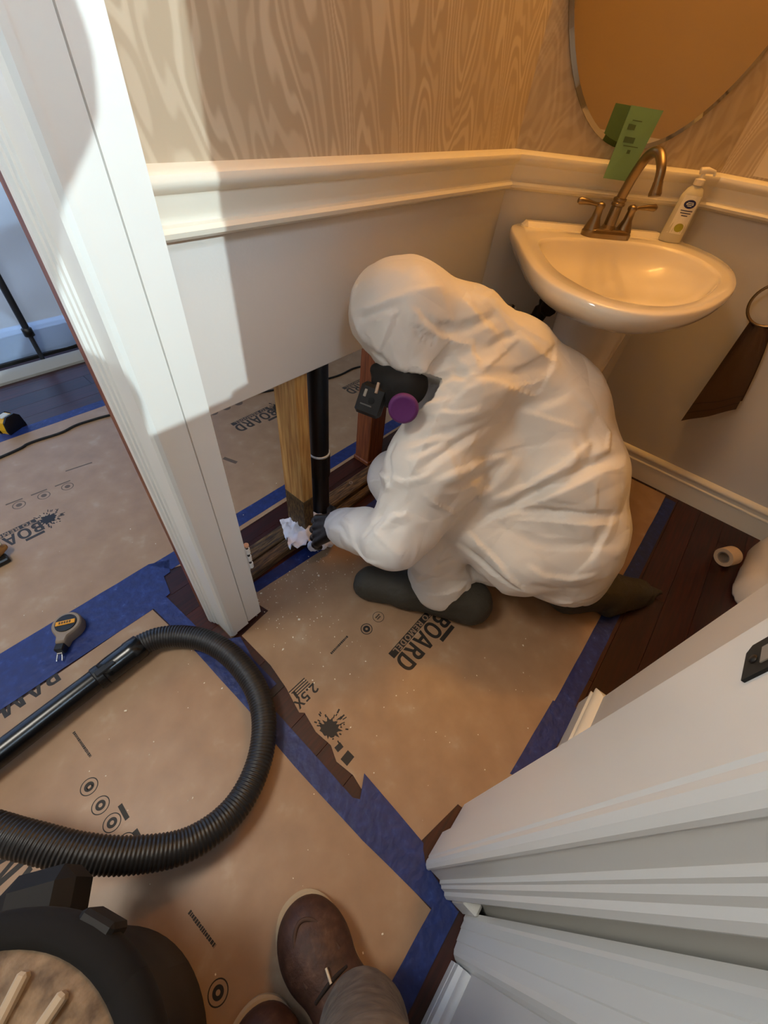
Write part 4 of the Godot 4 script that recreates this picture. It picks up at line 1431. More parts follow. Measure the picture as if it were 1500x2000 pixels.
func towel_mesh(back: float, drop: float, ph: float) -> ArrayMesh:
	var st := st_new()
	for side in 2:
		st.set_smooth_group(side)
		for i in 16:
			for j in 20:
				var off := Vector3(-0.004 if side == 0 else 0.002, 0, 0)
				var a := towel_point(i / 16.0, j / 20.0, back, drop, ph) + off
				var b := towel_point((i + 1) / 16.0, j / 20.0, back, drop, ph) + off
				var c := towel_point((i + 1) / 16.0, (j + 1) / 20.0, back, drop, ph) + off
				var d := towel_point(i / 16.0, (j + 1) / 20.0, back, drop, ph) + off
				if side == 0:
					quad(st, a, d, c, b)
				else:
					quad(st, a, b, c, d)
	st.set_smooth_group(-1)
	for i in 16:
		var c := towel_point((i + 1) / 16.0, 1.0, back, drop, ph)
		var d := towel_point(i / 16.0, 1.0, back, drop, ph)
		quad(st, d + Vector3(-0.004, 0, 0), d + Vector3(0.002, 0, 0), c + Vector3(0.002, 0, 0), c + Vector3(-0.004, 0, 0))
	for j in 20:
		for e in [0.0, 1.0]:
			var a := towel_point(e, j / 20.0, back, drop, ph)
			var b := towel_point(e, (j + 1) / 20.0, back, drop, ph)
			quad(st, a + Vector3(-0.004, 0, 0), a + Vector3(0.002, 0, 0), b + Vector3(0.002, 0, 0), b + Vector3(-0.004, 0, 0))
	return done(st)

func towel_band(row: float) -> ArrayMesh:
	var st := st_new()
	st.set_smooth_group(0)
	for i in 16:
		var o := Vector3(-0.0052, 0, 0)
		quad(st, towel_point(i / 16.0, row, 0, 0.40, 0) + o, towel_point(i / 16.0, row + 0.012, 0, 0.40, 0) + o, towel_point((i + 1) / 16.0, row + 0.012, 0, 0.40, 0) + o, towel_point((i + 1) / 16.0, row, 0, 0.40, 0) + o)
	return done(st)

# a hand as capsules: palm, four unequal fingers, thumb. d: towards the fingertips, back: out of the back of the hand, side: towards the thumb
func hand_prims(wrist: Vector3, d: Vector3, back: Vector3, thumb_side: float, curl: float, s := 1.0) -> Array:
	d = d.normalized()
	back = (back - d * back.dot(d)).normalized()
	var side := d.cross(back).normalized() * thumb_side
	var out := []
	var knuckles := [0.033, 0.011, -0.011, -0.031]
	var lens := [0.070, 0.078, 0.072, 0.056]
	var reach := [0.088, 0.092, 0.088, 0.080]
	for k in 4:
		var kn: Vector3 = wrist + (d * reach[k] + side * knuckles[k]) * s
		out.append([wrist + (d * 0.012 + side * knuckles[k] * 0.55) * s, kn, 0.0150 * s, 0.0115 * s])
		var p := kn
		var a := curl * 0.55
		for j in 3:
			var l: float = lens[k] * [0.45, 0.32, 0.23][j] * s
			var dir: Vector3 = d * cos(a) - back * sin(a) + side * knuckles[k] * 1.6
			var q: Vector3 = p + dir.normalized() * l
			out.append([p, q, (0.0102 - 0.0008 * j) * s, (0.0096 - 0.0008 * j) * s])
			p = q
			a += curl * 0.75
	var t0 := wrist + (d * 0.022 + side * 0.026 - back * 0.006) * s
	var t1 := t0 + (d * 0.030 + side * 0.026 - back * 0.012) * s
	var t2 := t1 + (d * 0.032 + side * 0.006 - back * 0.014 * (1.0 + curl)) * s
	var t3 := t2 + (d * 0.024 - side * 0.006 - back * 0.010 * (1.0 + curl)) * s
	out.append([t0, t1, 0.0155 * s, 0.0125 * s])
	out.append([t1, t2, 0.0118 * s, 0.0108 * s])
	out.append([t2, t3, 0.0105 * s, 0.0090 * s])
	return out

func build_worker() -> void:
	var p := thing("person", "worker kneeling in white hooded coveralls wiping the cut wall with a rag", "person")
	# joints
	var head := Vector3(0.708, 0.800, -0.530)
	var neck := Vector3(0.836, 0.761, -0.431)
	var sl := Vector3(0.763, 0.667, -0.358)
	var el := Vector3(0.540, 0.372, -0.330)
	var wl := Vector3(0.545, 0.271, -0.508)
	var sr := Vector3(1.010, 0.640, -0.390)
	var er := Vector3(1.010, 0.400, -0.440)
	var wr := Vector3(0.900, 0.300, -0.440)
	var c7 := Vector3(0.928, 0.686, -0.335)
	var mid := Vector3(0.985, 0.592, -0.235)
	var low := Vector3(0.960, 0.452, -0.120)
	var pel := Vector3(0.925, 0.325, -0.030)
	var kl := Vector3(0.690, 0.405, -0.447)
	var al := Vector3(0.720, 0.096, -0.243)
	var kr := Vector3(0.885, 0.115, -0.250)
	var ar := Vector3(1.000, 0.085, 0.080)
	var hl := Vector3(0.815, 0.300, -0.090)
	var hr := Vector3(1.010, 0.300, -0.070)
	# the body inside
	var skin := [
		[head + Vector3(0.02, 0.01, 0.0), head + Vector3(0.0, -0.045, 0.03), 0.075, 0.058], [head + Vector3(-0.010, -0.080, 0.05), head + Vector3(-0.015, -0.098, 0.06), 0.016, 0.013],
		[head + Vector3(0.05, 0.0, 0.03), neck, 0.055, 0.06], [neck, c7, 0.06, 0.08], [c7, mid, 0.085, 0.12], [mid, low, 0.12, 0.125], [low, pel, 0.125, 0.13],
		[c7, sl, 0.05, 0.045], [c7, sr, 0.05, 0.045], [sl, el, 0.045, 0.036], [el, wl, 0.035, 0.025], [sr, er, 0.045, 0.036], [er, wr, 0.035, 0.025],
		[pel, hl, 0.10, 0.085], [hl, kl, 0.08, 0.05], [kl, al, 0.05, 0.035], [pel, hr, 0.10, 0.085], [hr, kr, 0.08, 0.05], [kr, ar, 0.05, 0.035]]
	obj("body", body_mesh(skin, 0.012, 0.03), M.skin, p)
	# coverall with its hood
	var suit := [
		[head + Vector3(0.008, 0.010, -0.006), head + Vector3(0.022, 0.010, 0.01), 0.090, 0.094],
		[head + Vector3(0.015, -0.010, 0.0), Vector3(0.702, 0.756, -0.488), 0.092, 0.062],
		[Vector3(0.706, 0.753, -0.477), Vector3(0.672, 0.714, -0.425), 0.060, 0.030],
		[head + Vector3(0.03, 0.005, 0.02), neck, 0.094, 0.095], [neck, c7, 0.095, 0.112], [Vector3(0.80, 0.760, -0.44), Vector3(0.86, 0.70, -0.36), 0.078, 0.090],
		[c7, mid, 0.115, 0.148], [mid, low, 0.150, 0.164], [low, pel, 0.170, 0.162], [c7, sl + Vector3(0.03, 0.01, 0), 0.100, 0.088], [c7, sr, 0.09, 0.075],
		[Vector3(0.80, 0.60, -0.36), Vector3(0.86, 0.46, -0.28), 0.10, 0.13], [Vector3(0.86, 0.46, -0.28), Vector3(0.87, 0.36, -0.16), 0.13, 0.14],
		[sl, Vector3(0.665, 0.53, -0.35), 0.092, 0.094], [Vector3(0.665, 0.53, -0.35), el, 0.094, 0.066], [Vector3(0.70, 0.50, -0.30), Vector3(0.60, 0.39, -0.30), 0.070, 0.056],
		[el, Vector3(0.545, 0.310, -0.44), 0.066, 0.056], [Vector3(0.545, 0.310, -0.44), wl, 0.055, 0.042], [wl + Vector3(0.0, 0.008, 0.012), wl, 0.044, 0.040],
		[sr, er, 0.065, 0.055], [er, wr, 0.055, 0.042],
		[pel, Vector3(0.93, 0.23, 0.03), 0.158, 0.115], [Vector3(0.93, 0.23, 0.03), Vector3(0.955, 0.17, 0.075), 0.125, 0.080],
		[pel, hl, 0.145, 0.120], [hl, kl, 0.115, 0.070], [kl, Vector3(0.700, 0.24, -0.29), 0.068, 0.076], [Vector3(0.700, 0.24, -0.29), al, 0.078, 0.096], [al, Vector3(0.727, 0.058, -0.239), 0.096, 0.080], [Vector3(0.803, 0.171, -0.134), Vector3(0.888, 0.180, 0.024), 0.05, 0.045],
		[pel, hr, 0.13, 0.11], [hr, kr, 0.11, 0.078], [kr, Vector3(0.94, 0.095, -0.05), 0.078, 0.068], [Vector3(0.94, 0.095, -0.05), ar, 0.066, 0.044]]
	# folds in the cloth
	obj("coverall", body_mesh(suit, 0.0056, 0.036, 0.0022, 5.0, FOLDS, 0.012, 5, [[Vector3(0.538, 0.263, -0.527), Vector3(-0.118, -0.709, -0.695), 0.085], [Vector3(0.728, 0.025, -0.239), Vector3(0, -1, 0), 0.125], [Vector3(0.664, 0.714, -0.476), Vector3(-0.55, -0.78, 0.28).normalized(), 0.10]], 130), M.suit, p)
	# seams on the sleeve and hood
	# gloves
	var gl := obj("glove", body_mesh(hand_prims(Vector3(0.539, 0.268, -0.524), Vector3(-0.023, -0.148, -0.141), Vector3(-0.45, 0.8, 0.1), 1.0, 0.6, 1.16), 0.0036, 0.007), M.glove, p)
	gl.set_meta("label", "black glove pressing the rag")
	obj("glove", body_mesh(hand_prims(wr + Vector3(-0.03, -0.02, -0.01), Vector3(-0.85, -0.35, -0.3), Vector3(0, 1, -0.3), -1.0, 0.5), 0.0045, 0.007), M.glove, p)
	# shoe covers
	var cl := [[Vector3(0.575, 0.040, -0.415), Vector3(0.640, 0.050, -0.310), 0.042, 0.052], [Vector3(0.640, 0.050, -0.310), Vector3(0.735, 0.057, -0.135), 0.054, 0.066], [Vector3(0.70, 0.10, -0.19), Vector3(0.735, 0.08, -0.14), 0.055, 0.055], [Vector3(0.590, 0.040, -0.410), Vector3(0.60, 0.038, -0.395), 0.050, 0.050]]
	obj("shoe_cover", body_mesh(cl, 0.008, 0.03, 0.003, 14.0, [], 0.001, 3), M.cover, p)
	var cr := [[Vector3(0.985, 0.060, 0.085), Vector3(1.090, 0.055, 0.175), 0.062, 0.060], [Vector3(1.090, 0.050, 0.175), Vector3(1.180, 0.045, 0.262), 0.058, 0.040], [Vector3(1.180, 0.045, 0.262), Vector3(1.262, 0.020, 0.330), 0.036, 0.008], [Vector3(1.10, 0.075, 0.150), Vector3(1.200, 0.030, 0.235), 0.045, 0.020], [Vector3(1.06, 0.03, 0.21), Vector3(1.20, 0.016, 0.31), 0.03, 0.012]]
	obj("shoe_cover", body_mesh(cr, 0.008, 0.02, 0.003, 14.0, [], 0.001, 3), M.cover, p)
	build_respirator(p, head)
	# the rag
	var rg := thing("rag", "crumpled white wiping rag under the black glove on the wooden plate", "rag")
	var st := st_new()
	var w := FastNoiseLite.new()
	w.seed = 4
	w.frequency = 9.0
	w.fractal_octaves = 2
	var o := Vector3(0.492, 0.052, -0.690)
	var ex := Vector3(0.128, 0.0, 0.070)
	var ez := Vector3(0.052, 0.0, -0.110)
	var rp := func(i: int, j: int) -> Vector3:
		var u := i / 14.0
		var v := j / 14.0
		var q: Vector3 = o + ex * u + ez * v
		return q + Vector3(0, 0.026 * w.get_noise_2d(u * 0.5, v * 0.5) + 0.028 * sin(u * 2.6) * sin(v * 2.4) + 0.006 * sin(u * 17.0 + v * 8.0), 0.010 * w.get_noise_2d(u + 5.0, v))
	for side in 2:
		st.set_smooth_group(side)
		for i in 14:
			for j in 14:
				var off := Vector3(0, 0.0 if side == 0 else -0.004, 0)
				var a: Vector3 = rp.call(i, j) + off
				var b: Vector3 = rp.call(i + 1, j) + off
				var c: Vector3 = rp.call(i + 1, j + 1) + off
				var d: Vector3 = rp.call(i, j + 1) + off
				if side == 0:
					quad(st, a, b, c, d)
				else:
					quad(st, a, d, c, b)
	obj("cloth", done(st), M.rag, rg)
	var bunch := [[Vector3(0.575, 0.060, -0.622), Vector3(0.600, 0.050, -0.632), 0.016, 0.013], [Vector3(0.605, 0.048, -0.615), Vector3(0.622, 0.046, -0.628), 0.013, 0.012], [Vector3(0.55, 0.06, -0.64), Vector3(0.585, 0.055, -0.65), 0.018, 0.014], [Vector3(0.585, 0.05, -0.64), Vector3(0.63, 0.045, -0.655), 0.014, 0.011]]
	obj("bunched_fold", body_mesh(bunch, 0.005, 0.010, 0.004, 30.0), M.rag, rg)

const FOLDS := [
	[0.0042, 0.006, true, [Vector3(0.696, 0.734, -0.342), Vector3(0.653, 0.672, -0.345), Vector3(0.616, 0.630, -0.338), Vector3(0.573, 0.578, -0.332), Vector3(0.541, 0.495, -0.315)]],
	[0.0042, 0.008, true, [Vector3(0.867, 0.804, -0.305), Vector3(0.811, 0.780, -0.304), Vector3(0.740, 0.756, -0.313), Vector3(0.706, 0.743, -0.337)]],
	[0.0053, 0.018, true, [Vector3(0.627, 0.821, -0.574), Vector3(0.626, 0.843, -0.520), Vector3(0.657, 0.871, -0.478), Vector3(0.696, 0.883, -0.451), Vector3(0.750, 0.879, -0.435)]],
	[-0.0053, 0.013, false, [Vector3(0.621, 0.807, -0.554), Vector3(0.623, 0.832, -0.517), Vector3(0.643, 0.852, -0.480), Vector3(0.653, 0.857, -0.467)]],
	[0.0053, 0.014, true, [Vector3(0.643, 0.850, -0.480), Vector3(0.628, 0.800, -0.483), Vector3(0.630, 0.749, -0.505)]],
	[0.0063, 0.016, true, [Vector3(0.655, 0.856, -0.464), Vector3(0.672, 0.839, -0.435), Vector3(0.702, 0.811, -0.407), Vector3(0.744, 0.791, -0.365)]],
	[0.0063, 0.018, true, [Vector3(0.762, 0.876, -0.432), Vector3(0.775, 0.844, -0.383), Vector3(0.793, 0.820, -0.350), Vector3(0.817, 0.790, -0.311)]],
	[-0.0074, 0.018, false, [Vector3(0.693, 0.815, -0.413), Vector3(0.742, 0.818, -0.382), Vector3(0.789, 0.830, -0.361), Vector3(0.828, 0.836, -0.354)]],
	[-0.0095, 0.018, false, [Vector3(0.673, 0.741, -0.404), Vector3(0.710, 0.762, -0.384), Vector3(0.713, 0.754, -0.351), Vector3(0.714, 0.747, -0.327)]],
	[0.0084, 0.019, true, [Vector3(0.717, 0.794, -0.392), Vector3(0.694, 0.760, -0.401), Vector3(0.662, 0.739, -0.407), Vector3(0.643, 0.711, -0.417)]],
	[-0.0126, 0.016, false, [Vector3(0.660, 0.705, -0.393), Vector3(0.686, 0.731, -0.382), Vector3(0.704, 0.749, -0.360), Vector3(0.713, 0.748, -0.332)]],
	[0.0063, 0.016, true, [Vector3(0.630, 0.813, -0.481), Vector3(0.634, 0.770, -0.460), Vector3(0.642, 0.738, -0.438), Vector3(0.644, 0.703, -0.422)]],
	[-0.0063, 0.013, false, [Vector3(0.624, 0.774, -0.530), Vector3(0.628, 0.755, -0.514), Vector3(0.629, 0.750, -0.490), Vector3(0.638, 0.728, -0.464)]],
	[0.0053, 0.013, true, [Vector3(0.621, 0.820, -0.555), Vector3(0.622, 0.782, -0.536), Vector3(0.627, 0.761, -0.513)]],
	[0.0063, 0.014, true, [Vector3(0.717, 0.794, -0.392), Vector3(0.752, 0.795, -0.360), Vector3(0.749, 0.773, -0.335), Vector3(0.736, 0.756, -0.317)]],
	[-0.0063, 0.014, false, [Vector3(0.666, 0.846, -0.443), Vector3(0.689, 0.824, -0.417), Vector3(0.726, 0.810, -0.391)]],
	[0.0053, 0.010, true, [Vector3(0.561, 0.541, -0.380), Vector3(0.558, 0.549, -0.346), Vector3(0.572, 0.567, -0.317), Vector3(0.598, 0.588, -0.293)]],
	[0.0063, 0.007, true, [Vector3(0.571, 0.541, -0.296), Vector3(0.588, 0.517, -0.269), Vector3(0.632, 0.471, -0.237), Vector3(0.694, 0.405, -0.207)]],
	[-0.0095, 0.019, false, [Vector3(0.577, 0.581, -0.324), Vector3(0.604, 0.607, -0.307), Vector3(0.647, 0.630, -0.290), Vector3(0.699, 0.649, -0.271), Vector3(0.745, 0.662, -0.258)]],
	[0.0084, 0.021, true, [Vector3(0.582, 0.560, -0.292), Vector3(0.629, 0.581, -0.265), Vector3(0.717, 0.572, -0.247), Vector3(0.788, 0.576, -0.217)]],
	[-0.0095, 0.019, false, [Vector3(0.597, 0.551, -0.271), Vector3(0.659, 0.551, -0.241), Vector3(0.743, 0.535, -0.226), Vector3(0.778, 0.563, -0.213)]],
	[0.0095, 0.021, true, [Vector3(0.706, 0.459, -0.231), Vector3(0.747, 0.509, -0.207), Vector3(0.778, 0.550, -0.202), Vector3(0.790, 0.572, -0.211)]],
	[-0.0158, 0.019, false, [Vector3(0.692, 0.400, -0.204), Vector3(0.727, 0.438, -0.185), Vector3(0.753, 0.467, -0.158), Vector3(0.783, 0.503, -0.127), Vector3(0.828, 0.568, -0.084), Vector3(0.885, 0.598, -0.045), Vector3(0.984, 0.593, -0.012)]],
	[0.0105, 0.019, true, [Vector3(0.730, 0.460, -0.206), Vector3(0.779, 0.510, -0.152), Vector3(0.822, 0.569, -0.109), Vector3(0.858, 0.605, -0.092), Vector3(0.917, 0.635, -0.075)]],
	[0.0115, 0.022, true, [Vector3(0.732, 0.432, -0.160), Vector3(0.777, 0.484, -0.117), Vector3(0.816, 0.544, -0.068), Vector3(0.873, 0.581, -0.032), Vector3(0.972, 0.579, 0.005)]],
	[-0.0105, 0.014, false, [Vector3(0.744, 0.456, -0.168), Vector3(0.773, 0.472, -0.110), Vector3(0.804, 0.495, -0.041), Vector3(0.848, 0.499, 0.018), Vector3(0.922, 0.480, 0.068)]],
	[0.0084, 0.018, true, [Vector3(0.743, 0.438, -0.143), Vector3(0.780, 0.461, -0.073), Vector3(0.815, 0.477, -0.003), Vector3(0.897, 0.472, 0.069)]],
	[0.0095, 0.013, true, [Vector3(0.683, 0.396, -0.217), Vector3(0.686, 0.373, -0.179), Vector3(0.689, 0.350, -0.120), Vector3(0.697, 0.306, -0.038), Vector3(0.736, 0.270, 0.009)]],
	[-0.0115, 0.014, false, [Vector3(0.667, 0.362, -0.232), Vector3(0.679, 0.328, -0.174), Vector3(0.684, 0.310, -0.117), Vector3(0.689, 0.298, -0.063), Vector3(0.703, 0.290, -0.028)]],
	[-0.0074, 0.019, false, [Vector3(0.736, 0.418, -0.107), Vector3(0.756, 0.415, -0.042), Vector3(0.793, 0.432, 0.015), Vector3(0.878, 0.435, 0.095)]],
	[0.0084, 0.021, true, [Vector3(0.712, 0.367, -0.050), Vector3(0.730, 0.349, -0.002), Vector3(0.774, 0.347, 0.051), Vector3(0.826, 0.371, 0.101)]],
	[-0.0063, 0.016, false, [Vector3(0.710, 0.323, -0.019), Vector3(0.757, 0.295, 0.033), Vector3(0.802, 0.300, 0.086)]],
	[0.0063, 0.011, true, [Vector3(0.526, 0.477, -0.335), Vector3(0.532, 0.480, -0.315), Vector3(0.544, 0.493, -0.306)]],
	[0.0074, 0.013, true, [Vector3(0.470, 0.401, -0.347), Vector3(0.492, 0.434, -0.344), Vector3(0.517, 0.465, -0.339), Vector3(0.532, 0.483, -0.321)]],
	[-0.0074, 0.011, false, [Vector3(0.481, 0.385, -0.383), Vector3(0.496, 0.424, -0.372), Vector3(0.516, 0.454, -0.364), Vector3(0.532, 0.482, -0.361)]],
	[0.0063, 0.014, true, [Vector3(0.484, 0.348, -0.422), Vector3(0.476, 0.331, -0.368), Vector3(0.467, 0.374, -0.306)]],
	[0.0084, 0.014, true, [Vector3(0.648, 0.471, -0.472), Vector3(0.561, 0.529, -0.388), Vector3(0.547, 0.510, -0.367)]],
	[-0.0074, 0.013, false, [Vector3(0.606, 0.594, -0.411), Vector3(0.590, 0.561, -0.417), Vector3(0.561, 0.543, -0.377)]],
	[0.0063, 0.018, true, [Vector3(0.714, 0.742, -0.320), Vector3(0.761, 0.739, -0.283), Vector3(0.830, 0.707, -0.242), Vector3(0.857, 0.695, -0.207)]],
	[-0.0063, 0.018, false, [Vector3(0.718, 0.754, -0.337), Vector3(0.760, 0.753, -0.297), Vector3(0.832, 0.746, -0.259), Vector3(0.898, 0.756, -0.230)]],
	[0.0063, 0.019, true, [Vector3(0.740, 0.729, -0.283), Vector3(0.796, 0.726, -0.265), Vector3(0.857, 0.728, -0.232), Vector3(0.918, 0.751, -0.215)]],
	[-0.0053, 0.021, false, [Vector3(0.730, 0.677, -0.266), Vector3(0.818, 0.666, -0.243), Vector3(0.856, 0.691, -0.205), Vector3(0.902, 0.712, -0.170)]],
	[0.0053, 0.018, true, [Vector3(0.670, 0.692, -0.333), Vector3(0.701, 0.728, -0.319), Vector3(0.734, 0.743, -0.301)]],
	[-0.0053, 0.016, false, [Vector3(0.662, 0.664, -0.309), Vector3(0.695, 0.668, -0.281), Vector3(0.754, 0.681, -0.259)]],
	[0.0084, 0.021, true, [Vector3(0.871, 0.635, -0.116), Vector3(0.854, 0.598, -0.087), Vector3(0.823, 0.563, -0.085), Vector3(0.805, 0.540, -0.106)]],
	[-0.0063, 0.019, false, [Vector3(0.902, 0.656, -0.106), Vector3(0.899, 0.625, -0.075), Vector3(0.870, 0.598, -0.061), Vector3(0.842, 0.580, -0.073)]],
	[0.0074, 0.021, true, [Vector3(0.936, 0.668, -0.099), Vector3(0.955, 0.635, -0.062), Vector3(0.923, 0.616, -0.046), Vector3(0.883, 0.605, -0.058)]],
	[-0.0063, 0.018, false, [Vector3(0.807, 0.585, -0.207), Vector3(0.766, 0.536, -0.203), Vector3(0.730, 0.497, -0.218)]],
	[0.0042, 0.010, true, [Vector3(0.861, 0.569, -0.030), Vector3(0.852, 0.540, -0.009), Vector3(0.844, 0.502, 0.012)]],
	[-0.0063, 0.014, false, [Vector3(0.631, 0.101, -0.305), Vector3(0.627, 0.201, -0.239), Vector3(0.671, 0.236, -0.201)]],
	[0.0074, 0.016, true, [Vector3(0.616, 0.132, -0.248), Vector3(0.664, 0.166, -0.178), Vector3(0.731, 0.170, -0.159)]],
	[-0.0063, 0.014, false, [Vector3(0.631, 0.261, -0.240), Vector3(0.658, 0.276, -0.218), Vector3(0.690, 0.280, -0.181)]],
	[0.0063, 0.013, true, [Vector3(0.724, 0.212, -0.182), Vector3(0.737, 0.169, -0.154), Vector3(0.722, 0.136, -0.143)]],
	[0.0053, 0.007, true, [Vector3(0.637, 0.056, -0.196), Vector3(0.669, 0.117, -0.151), Vector3(0.722, 0.117, -0.138)]],
	[-0.0063, 0.014, false, [Vector3(0.769, 0.786, -0.335), Vector3(0.826, 0.803, -0.320), Vector3(0.860, 0.803, -0.306)]],
	[0.0063, 0.016, true, [Vector3(0.856, 0.801, -0.303), Vector3(0.875, 0.777, -0.260), Vector3(0.921, 0.754, -0.218)]],
	[0.0053, 0.014, true, [Vector3(0.649, 0.667, -0.358), Vector3(0.662, 0.682, -0.337), Vector3(0.681, 0.687, -0.306), Vector3(0.715, 0.698, -0.280)]],
	[-0.0063, 0.016, false, [Vector3(0.599, 0.604, -0.388), Vector3(0.618, 0.633, -0.352), Vector3(0.645, 0.651, -0.317), Vector3(0.689, 0.655, -0.279)]],
	[0.0074, 0.018, true, [Vector3(0.641, 0.633, -0.407), Vector3(0.656, 0.671, -0.388), Vector3(0.663, 0.689, -0.368), Vector3(0.681, 0.708, -0.333)]],
	[-0.0063, 0.014, false, [Vector3(0.582, 0.594, -0.360), Vector3(0.608, 0.621, -0.331), Vector3(0.645, 0.641, -0.303)]],
	[-0.0053, 0.011, false, [Vector3(0.509, 0.325, -0.511), Vector3(0.495, 0.347, -0.464), Vector3(0.481, 0.338, -0.426)]],
	[0.0053, 0.011, true, [Vector3(0.521, 0.350, -0.490), Vector3(0.504, 0.368, -0.441), Vector3(0.481, 0.349, -0.404)]],
	[0.0063, 0.014, true, [Vector3(0.524, 0.453, -0.378), Vector3(0.543, 0.480, -0.383), Vector3(0.553, 0.525, -0.371), Vector3(0.565, 0.557, -0.372)]]]

func build_respirator(p: Node3D, _head: Vector3) -> void:
	var r := Node3D.new()
	r.name = "respirator"
	p.add_child(r, true)
	var at := Vector3(0.658, 0.690, -0.464)
	var c := Vector3(0.606, 0.686, -0.403)
	var cb := Vector3(0.596, 0.671, -0.479)
	obj("facepiece", body_mesh([[at, Vector3(0.669, 0.695, -0.445), 0.052, 0.046], [at, c + Vector3(0.012, -0.010, -0.012), 0.030, 0.012], [at, cb, 0.028, 0.018], [at, Vector3(0.635, 0.699, -0.490), 0.030, 0.020], [Vector3(0.643, 0.711, -0.512), Vector3(0.657, 0.710, -0.466), 0.014, 0.014]], 0.005, 0.012), M.black_matte, r)
	# purple disc filter towards the doorway
	var to := Vector3(-1.203, 0.335, 0.769)
	obj("filter_holder", lathe([Vector2(0.0, -0.014), Vector2(0.022, -0.014), Vector2(0.028, -0.006), Vector2(0.028, 0.003), Vector2(0.0, 0.004)], 32, along(c, to)), M.black, r)
	var fl := obj("filter_disc", lathe([Vector2(0.030, -0.001), Vector2(0.0315, 0.003), Vector2(0.031, 0.009), Vector2(0.028, 0.0125), Vector2(0.024, 0.0140), Vector2(0.022, 0.0130), Vector2(0.008, 0.0140), Vector2(0.0, 0.0140)], 36, along(c, to)), mat(Color(0.36, 0.13, 0.40), 0.6), r)
	fl.set_meta("label", "purple round filter disc")
	# the other filter: a dark boxed cartridge
	var q := along(cb, Vector3(-0.62, 0.35, 0.38), Vector3(0.2, 1.0, 0.1))
	var st := st_new()
	add_box(st, Vector3(-0.030, -0.022, -0.033), Vector3(0.028, 0.016, 0.033), 0.007, q)
	obj("cartridge", done(st), M.black, r)
	st = st_new()
	add_box(st, Vector3(-0.020, 0.0155, -0.020), Vector3(-0.014, 0.018, -0.004), 0.001, q)
	obj("cartridge_label", done(st), mat(Color(0.62, 0.60, 0.55), 0.6), r)
	st = st_new()
	add_box(st, Vector3(-0.021, 0.0155, 0.010), Vector3(0.004, 0.017, 0.013), 0.0005, q)
	obj("cartridge_edge", done(st), mat(Color(0.35, 0.35, 0.34), 0.6), r)
	obj("strap_buckle", bar(Vector3(0.603, 0.713, -0.471), Vector3(0.588, 0.698, -0.464), 0.0035, 8), mat(Color(0.66, 0.58, 0.50), 0.5), r)

